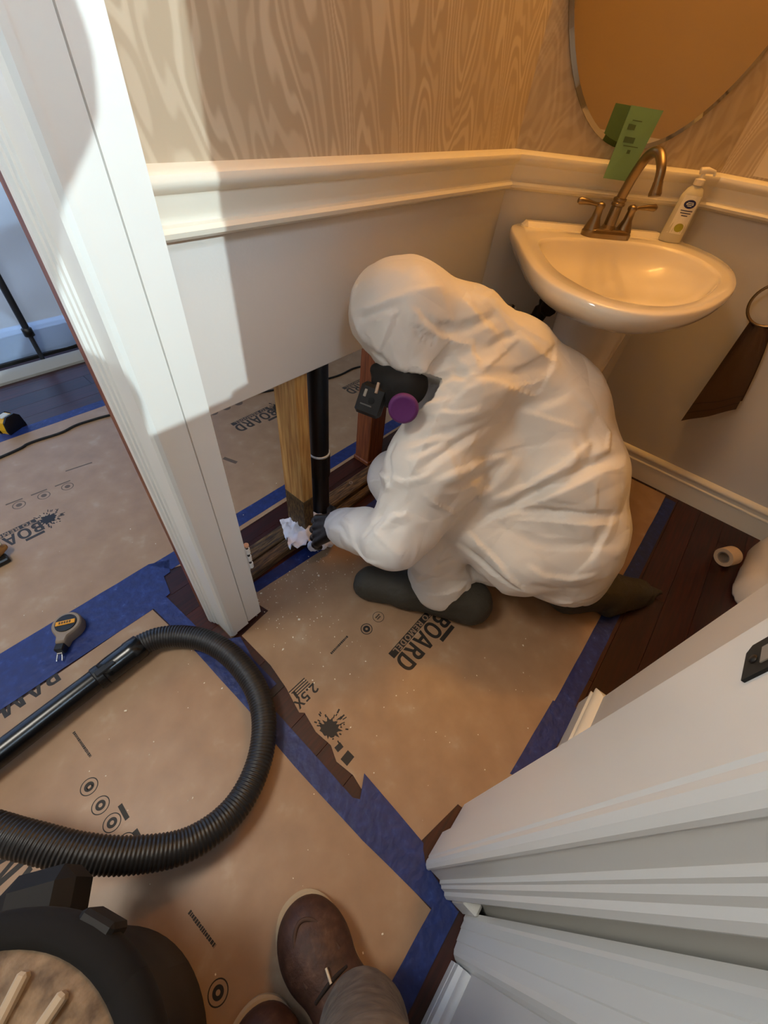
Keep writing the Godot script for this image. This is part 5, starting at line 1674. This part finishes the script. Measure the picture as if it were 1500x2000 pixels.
func build_hall_things() -> void:
	# plastic sheeting on a pole
	var st := st_new()
	st.set_smooth_group(0)
	var nz := FastNoiseLite.new()
	nz.seed = 9
	nz.frequency = 1.3
	nz.fractal_octaves = 3
	var pp := func(i: int, j: int) -> Vector3:
		var x := -1.6 + 3.8 * i / 120.0
		var y := 0.045 + 2.36 * j / 60.0
		return Vector3(x, y, -2.46 + 0.045 * nz.get_noise_2d(x, y * 0.8) + 0.012 * sin(x * 14.0 + y * 5.0) + 0.008 * sin(x * 5.0 - y * 23.0))
	for i in 120:
		for j in 60:
			quad(st, pp.call(i, j), pp.call(i + 1, j), pp.call(i + 1, j + 1), pp.call(i, j + 1))
	var pl := mat(Color(0.62, 0.72, 0.86, 0.72), 0.3)
	pl.transparency = BaseMaterial3D.TRANSPARENCY_ALPHA
	var ps := obj("plastic_sheeting", done(st), pl)
	tag(ps, "hazy blue translucent plastic dust sheet hanging across the end of the hall", "plastic sheet")
	var z := thing("support_pole", "thin dark pole holding the plastic dust sheet up", "pole", Vector3(0.432, 0.0, -2.425))
	obj("lower_tube", bar(Vector3(0, 0.02, 0), Vector3(0, 1.2, 0), 0.010), mat(Color(0.24, 0.25, 0.27), 0.4, 0.6), z)
	obj("upper_tube", bar(Vector3(0, 0.17, 0), Vector3(0, TOP_Y - 0.01, 0), 0.014), mat(Color(0.20, 0.21, 0.23), 0.4, 0.6), z)
	obj("collar", lathe([Vector2(0.014, 0.15), Vector2(0.021, 0.153), Vector2(0.021, 0.185), Vector2(0.014, 0.19)], 16), M.black, z)
	obj("foot", box(Vector3(-0.022, 0.0, -0.022), Vector3(0.022, 0.03, 0.022), 0.006), M.black, z)
	var bt := struct("trim_5", moulding([Vector2(0, 0), Vector2(0.05, 0.0), Vector2(0.05, 0.012), Vector2(0.028, 0.030), Vector2(0.01, 0.040), Vector2(0, 0.042)], [Vector2(-1.7, -2.42), Vector2(2.3, -2.40)], -1.0), mat(Color(0.62, 0.62, 0.60), 0.5))
	obj("black_gasket", box(Vector3(-1.7, 0.040, -2.45), Vector3(2.3, 0.056, -2.435), 0.002), M.black_matte, bt)
	# cord
	var c := obj("power_cord", tube(spline([Vector3(-1.5, 0.007, -1.72), Vector3(-0.6, 0.007, -1.79), Vector3(0.033, 0.007, -1.828), Vector3(0.145, 0.007, -1.848), Vector3(0.255, 0.007, -1.839), Vector3(0.35, 0.007, -1.85), Vector3(0.55, 0.007, -1.80), Vector3(0.95, 0.007, -1.60), Vector3(1.398, 0.007, -1.439), Vector3(1.583, 0.007, -1.425), Vector3(1.76, 0.007, -1.40), Vector3(2.2, 0.007, -1.50)], 10), 0.005, 8), M.black_matte)
	tag(c, "thin black power cord lying across the hall floor paper", "cord")
	# yellow tape measure
	var tm := thing("tape_measure", "yellow and black tape measure on the dark boards by the plastic sheet", "tape measure", Vector3(0.135, 0.0, -1.995), 0.5)
	var poly := PackedVector2Array()
	for q in [Vector2(-0.036, 0.0), Vector2(0.040, 0.0), Vector2(0.040, 0.012), Vector2(0.036, 0.050), Vector2(0.020, 0.066), Vector2(-0.012, 0.068), Vector2(-0.032, 0.052), Vector2(-0.038, 0.02)]:
		poly.append(q)
	var up := Transform3D(Basis(Vector3(1, 0, 0), Vector3(0, 0, 1), Vector3(0, 1, 0)), Vector3.ZERO)
	st = st_new()
	add_prism(st, poly, -0.012, 0.020, up)
	obj("case", done(st), mat(Color(0.85, 0.65, 0.08), 0.4), tm)
	st = st_new()
	add_prism(st, poly, -0.021, -0.0125, up * Transform3D(Basis().scaled(Vector3(1.06, 1, 1.06)), Vector3.ZERO))
	add_prism(st, poly, 0.0205, 0.028, up * Transform3D(Basis().scaled(Vector3(1.06, 1, 1.06)), Vector3.ZERO))
	obj("grip", done(st), M.black, tm)
	obj("top_plate", box(Vector3(-0.022, 0.066, -0.010), Vector3(0.014, 0.072, 0.018), 0.003), mat(Color(0.75, 0.75, 0.72), 0.4), tm)
	obj("hook", box(Vector3(0.040, 0.0, -0.006), Vector3(0.044, 0.016, 0.014), 0.001), M.chrome, tm)
	# round reel lying on the tape
	var ck := thing("chalk_reel", "round grey-tan chalk line reel with yellow centre lying on blue tape", "chalk reel", Vector3(-0.094, 0.0025, -0.935))
	var d := Vector2(-0.056, 0.068).normalized()           # from the case towards the hook
	var n := Vector2(-d.y, d.x)
	var shape := func(s: float) -> PackedVector2Array:
		var o := PackedVector2Array()
		for k in 25:
			var a := deg_to_rad(50.0) + deg_to_rad(260.0) * k / 24.0
			o.append((d * cos(a) + n * sin(a)) * 0.036 * s)
		o.append((d * 0.040 - n * 0.013) * s)
		o.append((d * 0.056 - n * 0.0105) * s)
		o.append((d * 0.056 + n * 0.0105) * s)
		o.append((d * 0.040 + n * 0.013) * s)
		return o
	st = st_new()
	var rows := []
	for e in [[0.94, 0.0], [1.0, 0.005], [1.0, 0.030], [0.97, 0.035], [0.90, 0.038]]:
		var row := PackedVector3Array()
		for q in shape.call(e[0]):
			row.append(Vector3(q.x, e[1], q.y))
		row.reverse()
		rows.append(row)
	ring_rows(st, rows, 0)
	add_prism(st, shape.call(0.90), 0.030, 0.038)
	obj("case", done(st), mat(Color(0.52, 0.46, 0.40), 0.55), ck)
	obj("centre_plate", lathe([Vector2(0.0, 0.0405), Vector2(0.0255, 0.0405), Vector2(0.0265, 0.0385), Vector2(0.0265, 0.030)], 32, Transform3D(), -1), mat(Color(0.06, 0.06, 0.06), 0.4), ck)
	var fx := Transform3D(Basis(Vector3(0.86, 0, 0.5).normalized(), Vector3.UP, Vector3(-0.5, 0, 0.86).normalized()), Vector3.ZERO)
	st = st_new()
	add_box(st, Vector3(-0.023, 0.040, -0.0065), Vector3(0.023, 0.0425, 0.0065), 0.001, fx)
	var yl := obj("centre_label", done(st), mat(Color(0.85, 0.58, 0.10), 0.5), ck)
	st = st_new()
	for k in 5:
		add_box(st, Vector3(-0.015 + 0.006 * k, 0.0424, -0.0035), Vector3(-0.0108 + 0.006 * k, 0.0428, 0.0035), 0.0, fx)
	obj("label_print", done(st), mat(Color(0.3, 0.2, 0.05), 0.6), yl)
	st = st_new()
	add_box(st, Vector3(-0.0115, 0.006, 0.0), Vector3(0.0115, 0.032, 0.020), 0.003, Transform3D(Basis(Vector3(n.x, 0, n.y), Vector3.UP, Vector3(d.x, 0, d.y)), Vector3(d.x, 0, d.y) * 0.055))
	obj("nose", done(st), M.black, ck)
	st = st_new()
	var hk := Vector3(d.x, 0, d.y)
	var hn := Vector3(n.x, 0, n.y)
	add_tube(st, spline([hk * 0.075 + hn * 0.004 + Vector3(0, 0.016, 0), hk * 0.080 + hn * 0.006 + Vector3(0, 0.014, 0), hk * 0.094 + hn * 0.007 + Vector3(0, 0.006, 0)], 6), PackedFloat32Array([0.002]), 8)
	add_tube(st, spline([hk * 0.075 - hn * 0.003 + Vector3(0, 0.016, 0), hk * 0.080 - hn * 0.005 + Vector3(0, 0.014, 0), hk * 0.094 - hn * 0.006 + Vector3(0, 0.006, 0)], 6), PackedFloat32Array([0.002]), 8)
	add_tube(st, PackedVector3Array([hk * 0.077 + hn * 0.006 + Vector3(0, 0.016, 0), hk * 0.077 - hn * 0.006 + Vector3(0, 0.016, 0)]), PackedFloat32Array([0.003]), 8)
	obj("hook", done(st), M.chrome, ck)
	# scraper whose handle ends at the left edge
	var tl := thing("hand_tool", "wooden handled hand tool lying on the hall paper at the left edge", "hand tool", Vector3(-0.115, 0.002, -1.335))
	obj("handle", body_mesh([[Vector3(-0.20, 0.03, 0.04), Vector3(-0.02, 0.03, 0.005), 0.016, 0.020], [Vector3(-0.02, 0.03, 0.005), Vector3(0.005, 0.028, 0.0), 0.020, 0.012]], 0.005, 0.01), mat(Color(0.62, 0.42, 0.22), 0.5), tl)
	obj("blade_guard", box(Vector3(-0.045, 0.0, 0.012), Vector3(0.0, 0.020, 0.045), 0.004), M.black, tl)
	st = st_new()
	add_box(st, Vector3(-0.06, 0.048, -0.014), Vector3(0.008, 0.054, 0.012), 0.003)
	obj("pale_grip", done(st), mat(Color(0.75, 0.70, 0.50), 0.5), tl)

func build_vacuum() -> void:
	# ribbed hose
	var path := spline([Vector3(0.005, 0.036, -0.735), Vector3(0.045, 0.036, -0.722), Vector3(0.090, 0.034, -0.685), Vector3(0.130, 0.034, -0.622), Vector3(0.150, 0.034, -0.535), Vector3(0.143, 0.034, -0.428), Vector3(0.106, 0.035, -0.342), Vector3(0.036, 0.040, -0.275), Vector3(-0.050, 0.055, -0.243), Vector3(-0.136, 0.085, -0.256), Vector3(-0.205, 0.12, -0.308), Vector3(-0.260, 0.15, -0.375), Vector3(-0.310, 0.17, -0.46), Vector3(-0.37, 0.18, -0.56), Vector3(-0.46, 0.18, -0.64), Vector3(-0.6, 0.17, -0.66)], 40)
	# even steps along the path
	var even := PackedVector3Array()
	var step := 0.00185
	var left := 0.0
	for i in path.size() - 1:
		var l := path[i].distance_to(path[i + 1])
		while left < l:
			even.append(path[i].lerp(path[i + 1], left / l))
			left += step
		left -= l
	var rad := PackedFloat32Array()
	for i in even.size():
		rad.append(0.0275 + 0.0027 * [0.0, 0.7, 1.0, 0.7][i % 4])
	var st := st_new()
	add_tube(st, even, rad, 22)
	var h := thing("vacuum_hose", "ribbed black vacuum hose curving over the papered floor", "hose")
	obj("ribbed_hose", done(st), mat(Color(0.12, 0.12, 0.125), 0.40), h)
	# cuff and rigid tube
	var a := Vector3(0.008, 0.036, -0.734)
	var b := Vector3(-0.075, 0.038, -0.747)
	var dir := Vector3(-1.0, 0.015, 0.055).normalized()
	obj("cuff", lathe([Vector2(0.026, -0.004), Vector2(0.033, 0.0), Vector2(0.034, 0.03), Vector2(0.0325, 0.034), Vector2(0.0325, 0.08), Vector2(0.031, 0.10), Vector2(0.0, 0.10)], 28, along(a, dir)), mat(Color(0.06, 0.065, 0.075), 0.22), h)
	obj("wand", bar(a + dir * 0.06, a + dir * 0.75, 0.0285, 28), mat(Color(0.05, 0.052, 0.06), 0.25), h)
	st = st_new()
	var fr := along(a + dir * 0.085 + Vector3(0, 0.028, 0.006), dir)
	add_box(st, Vector3(-0.010, -0.02, -0.004), Vector3(0.010, 0.030, 0.005), 0.003, fr)
	obj("latch_button", done(st), M.black, h)
	obj("vent_ring", lathe([Vector2(0.029, 0.10), Vector2(0.0315, 0.102), Vector2(0.0315, 0.118), Vector2(0.029, 0.12)], 28, along(a, dir), -1), M.black, h)
	# the drum
	var v := thing("shop_vacuum", "black round shop vacuum with a dusty pale top at the lower left", "vacuum", Vector3(-0.432, 0.0, -0.125))
	obj("drum", lathe([Vector2(0.0, 0.012), Vector2(0.185, 0.012), Vector2(0.195, 0.03), Vector2(0.205, 0.20), Vector2(0.212, 0.30), Vector2(0.212, 0.345)], 64), mat(Color(0.035, 0.03, 0.03), 0.65), v)
	obj("lid_rim", lathe([Vector2(0.212, 0.335), Vector2(0.226, 0.340), Vector2(0.229, 0.352), Vector2(0.229, 0.376), Vector2(0.224, 0.388), Vector2(0.214, 0.393), Vector2(0.202, 0.395), Vector2(0.193, 0.391), Vector2(0.190, 0.380)], 72), mat(Color(0.012, 0.011, 0.011), 0.9), v)
	obj("dusty_top", lathe([Vector2(0.192, 0.386), Vector2(0.180, 0.396), Vector2(0.135, 0.402), Vector2(0.070, 0.404)], 64), bumped(textured(mat(Color.WHITE, 0.85), noise_tex([[0.0, Color(0.22, 0.18, 0.15)], [0.45, Color(0.50, 0.43, 0.35)], [1.0, Color(0.66, 0.58, 0.48)]], 0.03, 4, FastNoiseLite.TYPE_SIMPLEX_SMOOTH, 256, 15), Vector3(4, 4, 4)), bump_tex(0.05, 5.0), 0.5), v)
	for k in 16:
		var an := TAU * k / 16.0 + 0.2
		st = st_new()
		add_box(st, Vector3(0.075, 0.396, -0.006), Vector3(0.178, 0.411, 0.006), 0.003, Transform3D(Basis(Vector3.UP, an + (0.35 if k % 2 == 0 else -0.35)), Vector3(cos(an), 0, -sin(an)) * 0.0))
		obj("rib", done(st), mat(Color(0.70, 0.64, 0.55), 0.8), v)
	obj("motor_head", lathe([Vector2(0.072, 0.392), Vector2(0.070, 0.42), Vector2(0.062, 0.44), Vector2(0.045, 0.452), Vector2(0.0, 0.455)], 48), mat(Color(0.05, 0.042, 0.04), 0.5), v)
	# port block and lid latch
	st = st_new()
	fr = Transform3D(Basis(Vector3.UP, deg_to_rad(54.0)), Vector3.ZERO)
	add_box(st, Vector3(0.19, 0.20, -0.05), Vector3(0.275, 0.300, 0.05), 0.02, fr)
	obj("port_block", done(st), mat(Color(0.03, 0.027, 0.027), 0.7), v)
	for an in [20.0, 75.0]:
		st = st_new()
		add_box(st, Vector3(0.218, 0.33, -0.025), Vector3(0.236, 0.385, 0.025), 0.005, Transform3D(Basis(Vector3.UP, deg_to_rad(an)), Vector3.ZERO))
		obj("lid_latch", done(st), mat(Color(0.03, 0.028, 0.028), 0.65), v)
	for k in 4:
		var an := TAU * k / 4.0 + 0.6
		obj("caster", lathe([Vector2(0.0, -0.012), Vector2(0.022, -0.012), Vector2(0.022, 0.012), Vector2(0.0, 0.012)], 20, along(Vector3(cos(an) * 0.16, 0.024, sin(an) * 0.16), Vector3(-sin(an), 0, cos(an)))), M.black_matte, v)

func build_photographer() -> void:
	var p := thing("person", "person behind the camera whose brown shoe and grey trouser leg show", "person")
	var skin := [[Vector3(-0.016, 1.475, 0.06), Vector3(-0.009, 1.45, 0.03), 0.088, 0.078], [Vector3(-0.05, 1.42, 0.10), Vector3(-0.14, 1.32, 0.16), 0.055, 0.06], [Vector3(-0.14, 1.32, 0.16), Vector3(-0.18, 0.95, 0.14), 0.085, 0.09], [Vector3(-0.007, 1.44, -0.045), Vector3(-0.003, 1.43, -0.055), 0.014, 0.012],
		[Vector3(-0.36, 1.28, 0.155), Vector3(-0.38, 1.06, 0.12), 0.042, 0.036], [Vector3(-0.38, 1.06, 0.12), Vector3(-0.20, 1.09, 0.095), 0.034, 0.024], [Vector3(-0.16, 1.30, 0.155), Vector3(-0.36, 1.28, 0.155), 0.06, 0.05], [Vector3(-0.16, 0.95, 0.14), Vector3(-0.10, 0.5, 0.14), 0.08, 0.05], [Vector3(-0.10, 0.5, 0.14), Vector3(-0.095, 0.10, 0.17), 0.045, 0.03], [Vector3(-0.20, 0.95, 0.14), Vector3(-0.225, 0.5, 0.165), 0.08, 0.05], [Vector3(-0.225, 0.5, 0.165), Vector3(-0.215, 0.10, 0.195), 0.045, 0.03]]
	obj("body", body_mesh(skin, 0.012, 0.03), M.skin, p)
	var denim := bumped(textured(mat(Color.WHITE, 0.9), noise_tex([[0.0, Color(0.30, 0.275, 0.25)], [0.5, Color(0.40, 0.37, 0.34)], [1.0, Color(0.50, 0.46, 0.42)]], 0.03, 4, FastNoiseLite.TYPE_SIMPLEX_SMOOTH, 256, 6), Vector3(4, 4, 4)), bump_tex(0.03, 5.0), 0.5)
	var legs := [[Vector3(-0.18, 0.97, 0.15), Vector3(-0.18, 0.90, 0.15), 0.105, 0.105], [Vector3(-0.16, 0.90, 0.15), Vector3(-0.10, 0.50, 0.150), 0.095, 0.072], [Vector3(-0.10, 0.50, 0.150), Vector3(-0.088, 0.13, 0.160), 0.070, 0.062], [Vector3(-0.088, 0.13, 0.160), Vector3(-0.088, 0.095, 0.165), 0.064, 0.060], [Vector3(-0.22, 0.90, 0.15), Vector3(-0.235, 0.50, 0.165), 0.09, 0.070], [Vector3(-0.235, 0.50, 0.165), Vector3(-0.215, 0.10, 0.195), 0.068, 0.060]]
	obj("trousers", body_mesh(legs, 0.010, 0.03, 0.003, 9.0, [], 0.085), denim, p)
	var jk := [[Vector3(-0.19, 0.95, 0.152), Vector3(-0.19, 1.12, 0.158), 0.10, 0.095], [Vector3(-0.19, 1.12, 0.158), Vector3(-0.17, 1.28, 0.158), 0.095, 0.09], [Vector3(-0.16, 1.30, 0.158), Vector3(-0.35, 1.28, 0.16), 0.08, 0.058], [Vector3(-0.14, 1.30, 0.158), Vector3(-0.075, 1.27, 0.16), 0.075, 0.052], [Vector3(-0.35, 1.28, 0.16), Vector3(-0.38, 1.06, 0.125), 0.058, 0.048], [Vector3(-0.38, 1.06, 0.125), Vector3(-0.23, 1.09, 0.10), 0.046, 0.036], [Vector3(-0.075, 1.27, 0.16), Vector3(-0.06, 1.12, 0.165), 0.052, 0.046], [Vector3(-0.06, 1.12, 0.165), Vector3(-0.09, 1.10, 0.14), 0.044, 0.036]]
	obj("jacket", body_mesh(jk, 0.012, 0.04, 0.004, 8.0), mat(Color(0.16, 0.17, 0.19), 0.85), p)
	obj("hair", body_mesh([[Vector3(-0.026, 1.505, 0.085), Vector3(-0.013, 1.515, 0.05), 0.085, 0.075], [Vector3(-0.036, 1.475, 0.105), Vector3(-0.04, 1.45, 0.11), 0.078, 0.06]], 0.010, 0.03, 0.006, 30.0), mat(Color(0.10, 0.07, 0.05), 0.8), p)
	obj("hand", body_mesh(hand_prims(Vector3(-0.215, 1.09, 0.098), Vector3(1, 0.15, -0.15), Vector3(0, 0.2, 1), 1.0, 0.3), 0.005, 0.008), M.skin, p)
	make_shoe(p, Vector3(-0.088, 0.0, 0.10), 1.0, true)
	make_shoe(p, Vector3(-0.228, 0.0, 0.128), -1.0, false)

func make_shoe(p: Node3D, at: Vector3, side: float, laces: bool) -> void:
	var root := Node3D.new()
	root.name = "shoe"
	p.add_child(root, true)
	root.position = at + Vector3(0, 0.002, 0)
	root.rotation.y = deg_to_rad(-8.0)
	root.scale = Vector3(1.10, 1.0, 1.0 if laces else 0.88)
	# outline of the sole, toe towards -z
	var pts := PackedVector2Array([Vector2(0.0, -0.152), Vector2(0.030, -0.142), Vector2(0.050, -0.112), Vector2(0.056, -0.068), Vector2(0.050, -0.010), Vector2(0.042, 0.050), Vector2(0.040, 0.100), Vector2(0.028, 0.135), Vector2(0.0, 0.146), Vector2(-0.030, 0.132), Vector2(-0.040, 0.095), Vector2(-0.040, 0.045), Vector2(-0.046, -0.010), Vector2(-0.054, -0.065), Vector2(-0.049, -0.112), Vector2(-0.028, -0.143)])
	for i in pts.size():
		pts[i].x *= side
	if side < 0.0:
		pts.reverse()
	var loop := smooth_loop(pts, 4)
	var st := st_new()
	var c := Vector2.ZERO
	var rows := []
	for e in [[0.94, 0.0], [1.0, 0.004], [1.0, 0.020], [0.965, 0.022]]:
		rows.append(loop3(loop, c, e[0], e[1]))
	if area(loop) > 0.0:
		for row in rows:
			row.reverse()
	for row in rows:
		row.reverse()
	ring_rows(st, rows, -1)
	add_prism(st, loop3_flat(loop, 0.965), 0.0, 0.022)
	obj("sole", done(st), mat(Color(0.66, 0.60, 0.50), 0.7), root)
	var brown := bumped(textured(mat(Color.WHITE, 0.62), noise_tex([[0.0, Color(0.17, 0.10, 0.075)], [0.5, Color(0.25, 0.15, 0.11)], [0.85, Color(0.33, 0.23, 0.18)], [1.0, Color(0.46, 0.38, 0.32)]], 0.03, 5, FastNoiseLite.TYPE_SIMPLEX_SMOOTH, 256, 26), Vector3(5, 5, 5)), bump_tex(0.05, 4.0), 0.4)
	var up := [[Vector3(0.0, 0.030, -0.098), Vector3(0.0, 0.036, -0.045), 0.044, 0.048], [Vector3(-0.012, 0.034, -0.075), Vector3(0.012, 0.034, -0.075), 0.040, 0.040], [Vector3(0.0, 0.040, -0.045), Vector3(0.0, 0.055, 0.030), 0.046, 0.042], [Vector3(0.0, 0.055, 0.030), Vector3(0.0, 0.062, 0.095), 0.042, 0.040]]
	obj("upper", body_mesh(up, 0.006, 0.03, 0.0, 8.0, [], 0.014), brown, root)
	# toe panel with its raised stitched seam
	var seam := PackedVector3Array()
	for k in 33:
		var a := PI * k / 32.0
		var x := cos(a) * 0.031
		var z := -0.035 - sin(a) * 0.075
		# height of the upper at this spot
		var y := 0.10
		while y > 0.02:
			var near := 1e9
			for q in up:
				near = minf(near, capsule_d(Vector3(x, y, z), q[0], q[1], q[2], q[3]))
			if near < 0.0015:
				break
			y -= 0.001
		seam.append(Vector3(x, y + 0.0050, z))
	st = st_new()
	add_tube(st, seam, PackedFloat32Array([0.0034]), 8)
	obj("toe_seam", done(st), mat(Color(0.27, 0.19, 0.15), 0.8), root)
	if laces:
		for k in 2:
			obj("lace", tube(spline([Vector3(-0.030, 0.084, -0.012 + 0.028 * k), Vector3(0.0, 0.101, -0.016 + 0.028 * k), Vector3(0.028, 0.084, -0.010 + 0.028 * k)], 6), 0.003, 8), mat(Color(0.12, 0.08, 0.06), 0.8), root)
		obj("lace_tip", bar(Vector3(0.004, 0.100, -0.034), Vector3(0.0, 0.103, -0.014), 0.0022, 8), mat(Color(0.75, 0.70, 0.62), 0.5), root)
		for k in 4:
			obj("eyelet", lathe([Vector2(0.0045, 0.0), Vector2(0.003, 0.0016), Vector2(0.0015, 0.0)], 10, Transform3D(Basis(), Vector3(0.024 if k % 2 else -0.024, 0.081, -0.012 + 0.028 * (k / 2)))), mat(Color(0.2, 0.15, 0.12), 0.5), root)

func loop3_flat(poly: PackedVector2Array, s: float) -> PackedVector2Array:
	var out := PackedVector2Array()
	for p in poly:
		out.append(p * s)
	return out

func build_debris() -> void:
	# plaster crumbs scattered on the papers
	var st := st_new()
	st.set_smooth_group(-1)
	var g := RandomNumberGenerator.new()
	g.seed = 99
	for k in 300:
		var c := Vector2.ZERO
		if k < 170:
			c = Vector2(g.randf_range(0.24, 0.62), -0.66 + absf(g.randfn(0.0, 0.17)))
		elif k < 240:
			c = Vector2(g.randf_range(0.2, 0.85), g.randf_range(-0.5, 0.2))
		elif k < 270:
			c = Vector2(g.randf_range(-0.25, 0.1), g.randf_range(-0.65, 0.18))
		else:
			c = Vector2(g.randf_range(-0.2, 1.3), g.randf_range(-1.5, -0.95))
		if c.x > 0.5 and c.x < 0.82 and c.y > -0.5 and c.y < -0.04:
			continue
		var s := g.randf_range(0.0004, 0.0014) * (1.0 if g.randf() < 0.93 else 2.2)
		var a := g.randf() * TAU
		add_box(st, Vector3(-s * g.randf_range(1, 2), 0, -s), Vector3(s, s * 0.9, s), s * 0.3, Transform3D(Basis(Vector3.UP, a), Vector3(c.x, 0.0021, c.y)))
	var d := obj("plaster_crumbs", done(st), mat(Color(0.90, 0.87, 0.80), 0.9))
	tag(d, "white plaster crumbs and dust scattered over the floor papers", "debris")
	d.set_meta("kind", "stuff")
